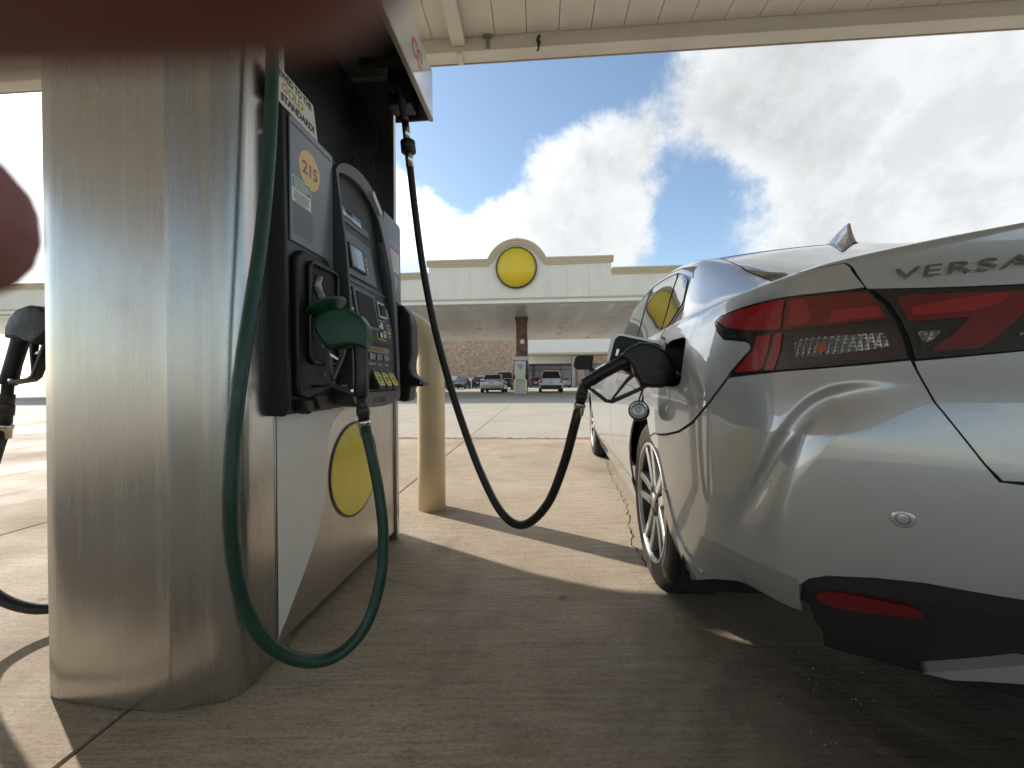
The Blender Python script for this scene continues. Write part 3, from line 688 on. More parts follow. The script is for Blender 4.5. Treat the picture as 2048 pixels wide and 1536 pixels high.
# ================================================================== the dispenser (local x = out towards the car, y = along its face, z up)
PYAW = R(-5.44)
PT = Matrix.Translation((-0.668, 1.08, 0)) @ Matrix.Rotation(PYAW, 4, 'Z')
def pw(x, y, z): return PT @ Vector((x, y, z))
def steel(name, col, rough, st, smudge=0.3, rv=0.13):
    mt = bpy.data.materials.new(name); mt.use_nodes = True; nt = mt.node_tree; N, L = nt.nodes, nt.links; b = N['Principled BSDF']
    tc = N.new('ShaderNodeTexCoord')
    def noise(scale, s3, det=6, ro=0.6, dist=0):
        mp = N.new('ShaderNodeMapping'); mp.inputs['Scale'].default_value = s3; L.new(tc.outputs['Object'], mp.inputs[0])
        n = N.new('ShaderNodeTexNoise'); n.inputs['Scale'].default_value = scale; n.inputs['Detail'].default_value = det; n.inputs['Roughness'].default_value = ro; n.inputs['Distortion'].default_value = dist
        L.new(mp.outputs[0], n.inputs['Vector']); return n.outputs[0]
    def mr(x, a, c, lo, hi):
        r = N.new('ShaderNodeMapRange'); L.new(x, r.inputs[0])
        for i, q in enumerate((a, c, lo, hi)): r.inputs[i + 1].default_value = q
        return r.outputs[0]
    brush = noise(60, st, 4, 0.7); sm = noise(3.2, (1, 1, 0.6), 7, 0.65, 0.5); sp = noise(120, (1, 1, 1), 3, 0.5); drip = noise(14, (1.6, 1.6, 0.12), 5, 0.6)
    mx = N.new('ShaderNodeMix'); mx.data_type = 'RGBA'; L.new(mr(sm, 0.42, 0.75, 0, smudge), mx.inputs[0])
    mx.inputs[6].default_value = (*col, 1); mx.inputs[7].default_value = (col[0] * 0.62, col[1] * 0.56, col[2] * 0.49, 1)
    m2 = N.new('ShaderNodeMix'); m2.data_type = 'RGBA'; L.new(mr(sp, 0.70, 0.76, 0, 0.5), m2.inputs[0]); L.new(mx.outputs[2], m2.inputs[6]); m2.inputs[7].default_value = (0.2, 0.16, 0.12, 1)
    m3 = N.new('ShaderNodeMix'); m3.data_type = 'RGBA'; L.new(mr(drip, 0.62, 0.72, 0, 0.14), m3.inputs[0]); L.new(m2.outputs[2], m3.inputs[6]); m3.inputs[7].default_value = (col[0] * 0.8, col[1] * 0.76, col[2] * 0.70, 1)
    L.new(m3.outputs[2], b.inputs['Base Color']); b.inputs['Metallic'].default_value = 1.0
    ad = N.new('ShaderNodeMath'); ad.operation = 'ADD'; L.new(mr(brush, 0.3, 0.7, -0.035, 0.035), ad.inputs[0]); L.new(mr(sm, 0.3, 0.7, rough - rv * 0.5, rough + rv), ad.inputs[1])
    L.new(ad.outputs[0], b.inputs['Roughness'])
    bp = N.new('ShaderNodeBump'); bp.inputs['Strength'].default_value = 0.10; bp.inputs['Distance'].default_value = 0.002
    L.new(brush, bp.inputs['Height']); L.new(bp.outputs[0], b.inputs['Normal'])
    return mt
m_steel = steel('brushed_steel_column', (0.50, 0.495, 0.48), 0.26, (1, 1, 0.02), 0.30, 0.04)
m_steel2 = steel('brushed_steel_panel', (0.52, 0.50, 0.475), 0.32, (1, 0.02, 1), 0.4)
m_blk = mat('black_housing', (0.011, 0.011, 0.012), 0.42, noise=0.35, nscale=9, bump=0.05, bscale=350, rvar=0.10)
m_blk2 = mat('black_soft', (0.010, 0.010, 0.011), 0.55, noise=0.3, nscale=12)
m_door = mat('charcoal_door', (0.15, 0.165, 0.18), 0.33, noise=0.16, nscale=4, rvar=0.12, coat=0.2)
m_bez = mat('dark_bezel', (0.045, 0.047, 0.052), 0.40, noise=0.2, nscale=5, rvar=0.1, bump=0.04, bscale=400)
m_rec = mat('recess_black', (0.006, 0.006, 0.006), 0.7)
pump = thing('fuel_dispenser', 'large steel and black fuel dispenser numbered 215 beside the car', 'fuel pump')
pump.matrix_world = PT
PW = -0.615                                    # lateral extent of the dispenser behind its face (negative x)
# ---- near steel column: sheet-metal cladding with chamfered corners, slightly bowed front
def colpoly():
    f = [(PW + 0.004, 0.06), (PW + 0.004, 0.0)]
    f += [(PW + 0.010, -0.055), (PW + 0.055, -0.108), (PW + 0.125, -0.160), (PW + 0.150, -0.168)]
    for k in range(9): t = k / 8; x = PW + 0.17 + t * 0.295; f.append((x, -0.172 - 0.002 * math.sin(math.pi * t)))
    f += [(-0.143, -0.1725), (-0.139, -0.170)]
    for k in range(7): t = k / 6; x = -0.134 + t * 0.066; f.append((x, -0.168 + 0.018 * t))
    for k in range(9): a = R(-90 + 90 * k / 8); f.append((-0.066 + 0.064 * math.cos(a), -0.086 + 0.064 * math.sin(a)))
    f += [(-0.0022, -0.01), (-0.0022, 0.06)]
    return f
cp = colpoly(); mb = MB(); n = len(cp); zs_ = [0.004] + [0.06 + 0.1 * k for k in range(0, 49)]
vs = []
for z in zs_:
    for (x, y) in cp:
        dent = 0.0012 * math.sin(7 * x + 3.1 * z) * math.sin(2.3 * z + 1.3) * (0.3 + 0.7 * (y < -0.12))
        if z < 0.1 and -0.45 < x < -0.05: dent -= 0.010 * math.sin((x + 0.45) / 0.4 * math.pi) * (1 - z / 0.1)
        vs.append((x, y + dent, z))
mb.add(vs, [(i * n + j, i * n + j + 1, (i + 1) * n + j + 1, (i + 1) * n + j) for i in range(len(zs_) - 1) for j in range(n - 1)], True)
col_near = mb.build('steel_column', m_steel, pump, auto=17)
# ---- lower cabinet and steel face panel
MB().box(PW + 0.02, -0.012, 0.061, 0.83, 0.10, 0.70).build('cabinet', m_blk2, pump)
MB().box(PW + 0.04, -0.05, 0.0, 0.845, 0.0, 0.099).build('kick_plate', mat('kick_black', (0.02, 0.018, 0.016), 0.6, noise=0.4, nscale=14), pump)
MB().box(-0.010, 0.0, 0.003, 0.832, 0.045, 0.692).build('face_panel', m_steel2, pump, bevel=0.002)
m_white = mat('offwhite_vinyl', (0.80, 0.78, 0.72), 0.32, noise=0.10, nscale=6, coat=0.15)
sw = spline([(0, .374, .688), (0, .311, .655), (0, .266, .605), (0, .248, .535), (0, .244, .432), (0, .220, .337), (0, .152, .228), (0, .075, .138), (0, .006, .060)], 6)
mb = MB(); vv = [(0.0022, p.y, p.z) for p in sw] + [(0.0022, 0.006, p.z) for p in sw]; k = len(sw)
mb.add(vv, [(i, i + 1, k + i + 1, k + i) for i in range(k - 1)]); mb.build('white_swoosh', m_white, pump)
MXx = Matrix.Translation((0.0024, .452, .445)) @ Matrix.Rotation(R(90), 4, 'Y')
dk = bpy.data.objects.new('round_decal', None); scene.collection.objects.link(dk); dk.parent = pump
mb = MB(); mb.lathe([(0.0, 0.0), (0.186, 0.0), (0.186, 0.0012), (0.0, 0.0012)], MXx, 48, False, False); mb.build('dark_rim', mat('decal_dark', (0.03, 0.028, 0.024), 0.35), dk)
mb = MB(); mb.lathe([(0.0, 0.0014), (0.177, 0.0014), (0.177, 0.0022), (0.0, 0.0022)], MXx, 48, False, False); mb.build('yellow_field', mat('decal_yellow', (0.78, 0.62, 0.03), 0.28, coat=0.3, noise=0.06, nscale=8), dk)
for (y, z) in ((.012, .12), (.012, .62), (.820, .12), (.820, .62), (.012, .36)):
    MB().lathe([(0.005, 0), (0.005, .002), (0.003, .003), (0, .003)], Matrix.Translation((-0.012, y - 0.03, z)) @ Matrix.Rotation(R(90), 4, 'Y'), 10, cap=False).build('screw', m_steel, pump)
MB().box(PW - 0.004, PW + 0.018, 0.062, 0.83, 0.045, 0.70).build('rear_panel', m_steel2, pump, bevel=0.002)
MB().box(PW - 0.045, PW + 0.058, 0.062, 0.83, 0.702, 1.56).build('rear_head', m_blk, pump, bevel=0.01)
# ---- far steel column edge and upper black back wall
MB().box(PW + 0.02, 0.012, 0.836, 0.868, 0.004, 2.9).build('end_column', m_steel, pump, bevel=0.004)
MB().box(PW + 0.06, -0.20, 0.06, 0.834, 0.72, 2.9).build('upper_back_wall', m_blk2, pump)
MB().box(-0.199, -0.02, 0.062, 0.30, 2.10, 2.9).build('upper_infill', m_blk2, pump)
# ---- black housing of the head
prof = [(0.000, .70), (.030, .692), (.040, .72), (.037, 1.545), (.028, 1.560), (-.03, 1.566), (-0.199, 1.566), (-0.199, .70)]
MB().prism(prof, 0.004, 0.842, 'y').build('head_housing', m_blk, pump, bevel=0.006)
# near black cheek with a rounded front
MB().prism([(-0.02, .692), (.034, .690), (.050, .712), (.052, .80), (.046, 1.1), (.041, 1.545), (.03, 1.566), (-.02, 1.569)], -0.012, 0.0035, 'y').build('cheek', m_blk2, pump, bevel=0.004)
# ---- charcoal doors left and right of the bezel
def yz_plate(name, poly, x0, x1, m, bevel=0.003, parent=None):
    return MB().prism(poly, x0, x1, 'x').build(name, m, parent or pump, bevel=bevel)
yz_plate('left_door', [(.016, 1.19), (.016, 1.54), (.024, 1.552), (.236, 1.552), (.236, 1.16), (.19, 1.19)], 0.0372, 0.043, m_door)
yz_plate('right_door', [(.645, 1.17), (.645, 1.552), (.825, 1.552), (.835, 1.54), (.835, 1.17)], 0.0372, 0.043, m_door)
m_groove = mat('groove_dark', (0.012, 0.013, 0.014), 0.6)
yz_plate('door_groove', [(.026, 1.530), (.222, 1.530), (.222, 1.527), (.026, 1.527)], 0.0431, 0.0438, m_groove, 0)
MB().lathe([(.012, 0), (.012, .006), (.008, .010), (0, .010)], Matrix.Translation((.012, -0.013, 1.478)) @ Matrix.Rotation(R(90), 4, 'X'), 14, cap=False).build('lock', mat('lock_chrome', (.5, .5, .5), .2, 1), pump)
# decals on the left door: number disc and notice
def disc(name, y, z, ry, rz, x0, x1, m, parent=None):
    poly = [(y + ry * math.cos(2 * math.pi * k / 40), z + rz * math.sin(2 * math.pi * k / 40)) for k in range(40)]
    return MB().prism(poly, x0, x1, 'x').build(name, m, parent or pump)
nd = disc('number_disc', .107, 1.432, .052, .057, .0431, .0436, mat('number_yellow', (0.74, 0.48, 0.16), 0.35, noise=0.06, nscale=20))
def face_M(x, y, z): return Matrix.Translation((x, y, z)) @ Matrix(((0, 0, 1, 0), (1, 0, 0, 0), (0, 1, 0, 0), (0, 0, 0, 1)))   # text on the face: right = +y, up = +z
m_purple = mat('number_plum', (0.26, 0.075, 0.10), 0.4)
text('number', '215', .052, m_purple, nd, face_M(.0440, .109, 1.430), .0001, 1.0, bold=.0012, xs=.98)
m_sgreen = mat('notice_green', (0.05, 0.20, 0.12), 0.4); m_paper = mat('notice_paper', (0.68, 0.69, 0.66), 0.5)
nt_ = yz_plate('notice', [(.022, 1.308), (.112, 1.308), (.112, 1.381), (.022, 1.381)], .0431, .0436, m_paper, 0)
yz_plate('notice_band', [(.025, 1.347), (.109, 1.347), (.109, 1.378), (.025, 1.378)], .0437, .0440, m_sgreen, 0, nt_)
m_ink = mat('ink', (0.03, 0.03, 0.03), 0.5)
for k, (a, c) in enumerate(((.03, .104), (.034, .100), (.03, .098), (.03, .104), (.04, .09))):
    yz_plate('print_line', [(a, 1.339 - k * .0062), (c, 1.339 - k * .0062), (c, 1.3366 - k * .0062), (a, 1.3366 - k * .0062)], .0437, .0439, m_ink, 0, nt_)
for k in range(4):
    yz_plate('print_line', [(.03, 1.373 - k * .0066), (.104 - .012 * (k == 3), 1.373 - k * .0066), (.104 - .012 * (k == 3), 1.3700 - k * .0066), (.03, 1.3700 - k * .0066)], .0441, .0443, m_paper, 0, nt_)
yz_plate('faded_patch', [(.030, 1.215), (.120, 1.215), (.120, 1.303), (.030, 1.303)], .0431, .0433, mat('door_patch', (0.10, 0.11, 0.122), 0.38), 0)
# notices on the right door
r1 = yz_plate('notice', [(.665, 1.31), (.815, 1.31), (.815, 1.44), (.665, 1.44)], .0431, .0436, m_paper, 0)
yz_plate('notice_band', [(.668, 1.405), (.812, 1.405), (.812, 1.437), (.668, 1.437)], .0437, .0440, mat('notice_purple', (0.30, 0.14, 0.27), 0.4), 0, r1)
for k in range(7): yz_plate('print_line', [(.68, 1.395 - k * .011), (.80, 1.395 - k * .011), (.80, 1.391 - k * .011), (.68, 1.391 - k * .011)], .0437, .0439, mat('print_rose', (0.42, 0.28, 0.30), 0.5), 0, r1)
yz_plate('torn_sticker', [(.70, 1.19), (.77, 1.20), (.79, 1.25), (.81, 1.285), (.69, 1.29), (.705, 1.24)], .0431, .0435, mat('sticker_grey', (0.35, 0.38, 0.40), 0.5), 0)
# ---- centre bezel: arched, bulging towards its foot, with a deep opening
BV = np.array([[.66, .106], [.70, .108], [.90, .104], [1.05, .098], [1.25, .085], [1.40, .066], [1.50, .054], [1.62, .046]])
def bv(z): return float(np.interp(z, BV[:, 0], BV[:, 1]))
outer = [(.655, .728), (.645, .706), (.60, .697), (.50, .690), (.40, .690), (.30, .697), (.25, .705), (.238, .725)] + [(.238, .73 + .08 * k) for k in range(1, 10)]
arch_o = spline([(0, .238, 1.515), (0, .285, 1.560), (0, .36, 1.592), (0, .44, 1.602), (0, .52, 1.588), (0, .59, 1.548), (0, .635, 1.490), (0, .652, 1.42)], 4)
outer += [(p.y, p.z) for p in arch_o] + [(.655, 1.42 - .0865 * k) for k in range(1, 8)]
inner = [(.625, .765), (.60, .752), (.42, .752), (.30, .752), (.256, .76), (.252, .80)] + [(.252, .80 + .1 * k) for k in range(1, 8)]
arch_i = spline([(0, .252, 1.505), (0, .30, 1.525), (0, .37, 1.538), (0, .44, 1.535), (0, .51, 1.512), (0, .56, 1.465), (0, .590, 1.39)], 4)
inner += [(p.y, p.z) for p in arch_i] + [(.603, 1.33), (.614, 1.24), (.622, 1.1), (.625, .95)]
def resamp(poly, n, start):
    P = [Vector(p) for p in poly]; i0 = min(range(len(P)), key=lambda i: (P[i] - Vector(start)).length); P = P[i0:] + P[:i0] + [P[i0]]
    Ls = [0]
    for i in range(len(P) - 1): Ls.append(Ls[-1] + (P[i + 1] - P[i]).length)
    out = []
    for k in range(n):
        t = Ls[-1] * k / n; j = max(i for i in range(len(Ls)) if Ls[i] <= t + 1e-9); j = min(j, len(P) - 2)
        out.append(P[j].lerp(P[j + 1], (t - Ls[j]) / max(1e-9, Ls[j + 1] - Ls[j])))
    return out
NO = 160; Po = resamp(outer, NO, (.655, .728)); Pi = resamp(inner, NO, (.625, .765))
mb = MB(); rings = [[(.030, p.x, p.y) for p in Po], [(bv(p.y) - .006, p.x, p.y) for p in Po]]
rings.append([(bv(p.y), *(p.lerp(q, .06))) for p, q in zip(Po, Pi)]); rings.append([(bv(q.y), *(q.lerp(p, .06))) for p, q in zip(Po, Pi)])
rings.append([(bv(q.y) - .004, q.x, q.y) for q in Pi]); rings.append([(bv(q.y) - .010 - .032 * min(1, max(0, (q.y - 1.0) / .25)), q.x, q.y) for q in Pi])
vs = [p for r_ in rings for p in r_]
mb.add(vs, [(i * NO + k, i * NO + (k + 1) % NO, (i + 1) * NO + (k + 1) % NO, (i + 1) * NO + k) for i in range(len(rings) - 1) for k in range(NO)], True)
mb.build('bezel', m_bez, pump, auto=45)
# inner fascia of the bezel follows the bulge, set back
def iv(z): return bv(z) - .009 - .032 * min(1, max(0, (z - 1.0) / .25))
mb = MB(); zz = [.74 + .02 * k for k in range(43)]; vs = [(iv(z), y, z) for z in zz for y in (.24, .64)]
mb.add(vs, [(2 * i, 2 * i + 1, 2 * i + 3, 2 * i + 2) for i in range(len(zz) - 1)], True); mb.build('inner_fascia', m_blk, pump)
yz_plate('bezel_label', [(.505, 1.553), (.515, 1.572), (.595, 1.515), (.582, 1.498)], .049, .0585, m_paper, 0)
MB().add([(0.0556, .520, 1.5585), (0.0586, .580, 1.515), (0.0586, .584, 1.522), (0.0556, .524, 1.566)], [(0, 1, 2, 3)]).build('bezel_print', m_ink, pump)
def on(z0, z1, y0, y1, t, name, m, parent=None, lift=0.0, bevel=.002, skew=0.0):
    """a plate lying on the inner fascia, following its slope"""
    a, c = iv(z0) + lift, iv(z1) + lift
    vs = [(a, y0 + skew, z0), (a, y1 + skew, z0), (c, y1, z1), (c, y0, z1)]; n_ = Vector((z1 - z0, 0, a - c)).normalized()
    P = [Vector(p) for p in vs]; Q_ = [p + n_ * t for p in P]
    return MB().add(P + Q_, [(3, 2, 1, 0), (4, 5, 6, 7), (0, 1, 5, 4), (1, 2, 6, 5), (2, 3, 7, 6), (3, 0, 4, 7)]).build(name, m, parent or pump, bevel=bevel)
m_scr = mat('display_glass', (0.045, 0.045, 0.055), 0.10, coat=0.5)
m_lcd = mat('lcd_pale', (0.48, 0.53, 0.58), 0.12, coat=0.6)
m_pan = mat('panel_grey', (0.10, 0.107, 0.118), 0.38, noise=0.15, nscale=6)
m_btn = mat('button_white', (0.62, 0.62, 0.60), 0.45)
on(1.365, 1.475, .275, .505, .012, 'display_frame', m_pan)
on(1.385, 1.462, .284, .440, .002, 'price_display', m_scr, lift=.0125, bevel=0)
on(1.386, 1.402, .290, .436, .0006, 'display_strip', m_lcd, lift=.0148, bevel=0)
text('price_digits', '157', .036, mat('lcd_digits', (0.02, 0.018, 0.022), 0.3), pump, face_M(iv(1.43) + .0166, .385, 1.434), .0001)
text('dollar_mark', '$', .013, m_btn, pump, face_M(iv(1.455) + .0145, .279, 1.455), .0001)
on(1.172, 1.338, .268, .520, .006, 'screen_panel', m_pan)
on(1.200, 1.292, .312, .430, .010, 'screen_frame', m_blk, lift=.0062)
on(1.208, 1.284, .322, .408, .001, 'screen', m_lcd, lift=.0164, bevel=0)
for k in range(4):
    z = 1.274 - .0185 * k
    on(z - .012, z, .292, .305, .003, 'soft_key', m_btn, lift=.0062, bevel=.001); on(z - .012, z, .442, .455, .003, 'soft_key', m_btn, lift=.0062, bevel=.001)
on(1.148, 1.158, .262, .60, .003, 'ledge', m_pan)
on(.985, 1.128, .300, .470, .008, 'receipt_frame', m_pan); on(1.000, 1.118, .318, .452, .002, 'receipt_slot', m_rec, lift=.0082, bevel=0)
on(1.100, 1.122, .276, .294, .002, 'round_mark', m_btn, bevel=.004); on(1.104, 1.118, .280, .290, .002, 'round_mark_centre', m_pan, lift=.0021, bevel=0)
for k in range(3): on(1.04 - .02 * k, 1.05 - .02 * k, .276, .290, .001, 'small_label', m_btn, bevel=0)
on(1.045, 1.112, .482, .548, .010, 'card_reader', mat('reader_silver', (0.38, 0.38, 0.37), 0.35, 0.5)); on(1.058, 1.102, .492, .540, .004, 'card_slot', m_rec, lift=.0102, bevel=0)
m_yline = mat('keypad_yellow', (0.62, 0.50, 0.12), 0.45)
kp = on(.955, 1.038, .455, .535, .004, 'keypad', m_yline)
on(.960, 1.033, .460, .530, .002, 'keypad_plate', m_blk2, kp, lift=.0042, bevel=0)
for (a, c, z0, z1) in ((.478, .500, .999, 1.026), (.500, .524, .988, .994), (.470, .494, .964, .985), (.505, .522, .966, .984), (.464, .476, 1.0, 1.012)): on(z0, z1, a, c, .003, 'key', m_btn, kp, lift=.0063, bevel=.001)
for k in range(4): on(.944 - .0045 * k - .002, .944 - .0045 * k, .36, .58, .0015, 'vent_rib', m_blk2, bevel=0)
gs = on(.902, .924, .366, .560, .001, 'grade_strip', mat('strip_bronze', (0.36, 0.25, 0.11), 0.4, noise=0.5, nscale=60))
text('strip_print', 'PUSH TO SELECT', .012, m_ink, gs, face_M(iv(.913) + .0016, .462, .913), .0001)
for k in range(3):
    on(.872, .896, .380 + .062 * k, .430 + .062 * k, .004, 'grade_window', mat('grade_glass', (0.09, 0.10, 0.12), 0.15, coat=0.4))
    text('grade_name', ('REGULAR', 'PLUS', 'SUPER')[k], .0125, m_btn, pump, face_M(iv(.855) + .0006, .405 + .064 * k, .856), .0001, bold=.0002)
    on(.829, .836, .398 + .064 * k, .420 + .064 * k, .003, 'blue_lamp', mat('lamp_blue', (0.03, 0.06, 0.40), 0.3), bevel=.001)
    text('lamp_text', 'PUSH', .0055, m_btn, pump, face_M(iv(.832) + .0036, .409 + .064 * k, .8325), .0001)
for k in range(5): on(1.092 - .0085 * k, 1.0955 - .0085 * k, .555, .602 - .008 * (k % 2), .0006, 'print_line', m_btn, bevel=0)
for k, cc_ in enumerate(((.10, .14, .42), (.45, .08, .05), (.50, .40, .12), (.08, .25, .30))): on(1.020 - .016 * k, 1.032 - .016 * k, .560, .588, .0007, 'card_sticker', mat('card_sticker_%d' % k, cc_, .4), bevel=0)
for k in range(4): on(1.165 - .004 * k, 1.1665 - .004 * k, .33, .50, .0006, 'print_line', m_pan, bevel=0)
on(1.345, 1.352, .30, .46, .0007, 'display_caption', m_btn, bevel=0); on(1.353, 1.358, .30, .40, .0007, 'display_caption', m_pan, bevel=0)
# yellow octane buttons, slanted blocks
m_oct = mat('octane_yellow', (0.72, 0.62, 0.10), 0.4)
for k, tx in enumerate(('87', '89', '93')):
    y = .402 + .066 * k
    b0 = MB().prism([(.06, .835), (.098, .828), (.128, .768), (.128, .757), (.06, .757)], y - .006, y + .052, 'y').build('octane_block', m_blk2, pump, bevel=.004)
    n0 = Vector((.060, 0, .030)).normalized(); up = Vector((-.030, 0, .060)).normalized(); c0 = Vector((.113, y + .023, .797)) + n0 * .0012
    poly = rrect(-.024, .024, -.030, .030, .012); Mq = Matrix.Translation(c0) @ Matrix(((0, up.x, n0.x, 0), (1, 0, 0, 0), (0, up.z, n0.z, 0), (0, 0, 0, 1)))
    fb = MB().prism(poly, 0, .003, 'z', Mq).build('octane_button', m_oct, pump)
    text('octane_number', tx, .030, m_ink, fb, Mq @ Matrix.Translation((0, -.003, .0034)), .0001, bold=.0006)
    text('octane_caption', 'MINIMUM\nOCTANE', .0075, m_ink, fb, Mq @ Matrix.Translation((0, .021, .0034)), .0001)
    text('octane_method', '(R+M)/2', .0065, m_ink, fb, Mq @ Matrix.Translation((0, -.022, .0034)), .0001)
text('maker_mark', 'O', .032, m_ink, pump, face_M(.1085, .400, .716), .0002, bold=-.0004); text('maker_print', 'CERTIFIED\nDISPENSER', .0115, m_ink, pump, face_M(.1085, .470, .716), .0002)
# steel foot trim under the head
yz_plate('foot_trim', [(.24, .6935), (.24, .700), (.65, .700), (.65, .6935)], .02, .03, m_steel2, 0)
# ---- left nozzle boot: outer shell with lip, deep dark recess
def boot(y0, y1, z0, z1, x0, x1, flip):
    b_ = bpy.data.objects.new('nozzle_boot', None); scene.collection.objects.link(b_); b_.parent = pump
    ym = (y0 + y1) / 2; w_ = (y1 - y0) / 2
    poly = [(y0, z0 + .03), (y0 + .01, z0), (y0 + .05, z0 - .008), (y1 - .03, z0 + .02), (y1, z0 + .05), (y1, z1 - .03), (y1 - .02, z1), (y0 + .03, z1 + .008), (y0, z1 - .02)]
    MB().prism(poly, x0, x0 + .022, 'x').build('shell', m_blk2, b_, bevel=.006)
    # rim loop standing proud
    loop = rrect(y0 + w_ * .42, y1 - .008, z0 + .10, z1 - .02, .022, 6)
    pts = [(x1, a, c) for a, c in loop]; pts.append(pts[0])
    MB().tube(pts, .0065, 8, cap=False).build('rim', m_blk, b_)
    inn = rrect(y0 + w_ * .44, y1 - .010, z0 + .102, z1 - .022, .020, 6); nn = len(inn)
    mb = MB(); mb.add([(x1, a, c) for a, c in inn] + [(x0 + .010, a, c) for a, c in inn], [(k, (k + 1) % nn, nn + (k + 1) % nn, nn + k) for k in range(nn)], True); mb.build('well', m_rec, b_)
    MB().prism(inn, x0 + .0235, x0 + .025, 'x').build('well_back', m_rec, b_)
    return b_
lb = boot(.022, .225, .745, 1.165, .0365, .068, False)
MB().prism([(.035, .735), (.075, .735), (.082, .705), (.060, .690), (.038, .705)], .03, .070, 'x').build('foot_clip', m_blk2, lb, bevel=.006)
MB().prism([(.095, .745), (.165, .745), (.160, .720), (.118, .700)], .04, .062, 'x').build('foot_clip', m_blk2, lb, bevel=.006)
MB().box(.060, .150, .085, .125, .770, .778).build('latch_bar', m_blk, lb, bevel=.002)
MB().tube(spline([(.075, .11, .93), (.09, .118, .88), (.085, .14, .84), (.075, .145, .80)], 6), .004, 6).build('security_cable', mat('cable_grey', (.25, .24, .22), .5), lb)
MB().tube(spline([(.085, .10, .90), (.098, .10, .86), (.09, .105, .80)], 6), .003, 6).build('seal_wire', mat('wire_pale', (.55, .52, .42), .5), lb)
rb = boot(.655, .835, .745, 1.165, .0365, .075, True)
# right boot stands out as a deep hood with a hook at its foot
MB().prism([(.040, 1.165), (.085, 1.150), (.118, 1.105), (.128, 1.05), (.130, .92), (.118, .86), (.128, .82), (.170, .792), (.182, .785), (.182, .765), (.120, .765), (.112, .70), (.09, .692), (.05, .70)], .745, .835, 'y').build('hood', m_blk, rb, bevel=.008)
MB().lathe([(.006, 0), (.006, .004), (0, .004)], Matrix.Translation((.168, .744, .781)) @ Matrix.Rotation(R(90), 4, 'X'), 10, cap=False).build('pin', m_steel, rb)
# ---- overhead topper sign with open underside, bracket and hose outlets
ts = bpy.data.objects.new('topper_sign', None); scene.collection.objects.link(ts); ts.parent = pump
m_gloss = mat('glossy_white_panel', (0.62, 0.60, 0.58), 0.06, coat=1.0)
MB().box(.206, .214, -.02, .828, 2.072, 2.30).build('sign_face', m_gloss, ts)
MB().box(.198, .216, -.022, .830, 2.058, 2.071).build('bottom_rail', mat('rail_grey', (.30, .27, .24), .4, .5), ts)
MB().box(.03, .2055, .818, .826, 2.06, 2.30).build('end_plate', mat('inner_grey', (.16, .155, .15), .6), ts)
MB().box(-.2, .2055, -.02, .8175, 2.292, 2.30).build('top_plate', mat('inner_grey', (.16, .155, .15), .6), ts)
MB().box(.04, .15, .70, .78, 2.06, 2.29).build('bracket', m_blk2, ts, bevel=.004); MB().box(-.05, .16, .60, .63, 2.17, 2.20).build('bracket', m_blk2, ts, bevel=.002)
text('sign_lettering', 'ce', .17, mat('sign_red', (0.55, 0.03, 0.04), 0.25, coat=0.5), ts, face_M(.2146, .60, 2.215), .0003, .85, shear=.2)
t2 = bpy.data.objects.new('topper_sign', None); scene.collection.objects.link(t2); t2.parent = pump
MB().box(PW - .214, PW - .206, -.02, .828, 2.072, 2.30).build('sign_face', m_gloss, t2)
MB().box(PW - .2055, PW + .058, -.02, .8175, 2.292, 2.30).build('top_plate', mat('inner_grey', (.16, .155, .15), .6), t2)
MB().box(PW - .2055, PW - .03, .818, .826, 2.06, 2.30).build('end_plate', mat('inner_grey', (.16, .155, .15), .6), t2)
MB().box(PW - .26, PW + .01, .30, .40, 2.10, 2.20).build('bracket', m_blk2, t2, bevel=.004)
# ---- advertising card behind the head
ad_ = thing('advertising_card', 'cream card reading brewed to the gold standard on top of the dispenser', 'sign'); ad_.matrix_world = PT
m_card = mat('card_cream', (0.62, 0.58, 0.48), 0.45)
MB().prism([(-.034, 1.568), (.178, 1.568), (.155, 1.668), (-.034, 1.668)], .022, .026, 'x').build('board', m_card, ad_)
text('line', 'BREWED TO THE', .027, m_ink, ad_, face_M(.0264, .145, 1.652), .0002, 1.0, bold=.0010, align='RIGHT', xs=.84)
text('line', 'GOLD', .034, mat('gold_print', (0.42, 0.29, 0.06), 0.35, 0.4), ad_, face_M(.0264, .105, 1.622), .0002, 1.0, bold=.0014, align='RIGHT')
text('line', 'STANDARD!', .028, m_ink, ad_, face_M(.0264, .160, 1.590), .0002, 1.0, bold=.0014, align='RIGHT')
# ================================================================== nozzles and hoses
m_hose = mat('hose_rubber', (0.012, 0.012, 0.012), 0.45)
m_hoseb = mat('hose_black', (0.013, 0.014, 0.013), 0.42, noise=0.4, nscale=60, bump=0.06, bscale=220, rvar=0.1)
m_hoseg = mat('hose_green', (0.005, 0.040, 0.023), 0.42, noise=0.5, nscale=24, bump=0.10, bscale=120, rvar=0.14, col2=(0.012, 0.056, 0.036))
m_green = mat('green_plastic', (0.004, 0.066, 0.027), 0.38, noise=0.35, nscale=9, bump=0.06, bscale=120, rvar=0.12)
m_nozb = mat('nozzle_black', (0.012, 0.012, 0.013), 0.40, noise=0.4, nscale=18, bump=0.12, bscale=60, rvar=0.12)
m_spout = mat('spout_metal', (0.32, 0.30, 0.27), 0.38, 0.9, noise=0.3, nscale=40)
m_ferr = mat('ferrule_steel', (0.58, 0.56, 0.53), 0.22, 1.0)
m_swiv = mat('swivel_grey', (0.055, 0.055, 0.053), 0.45, 0.3, noise=0.3, nscale=40)
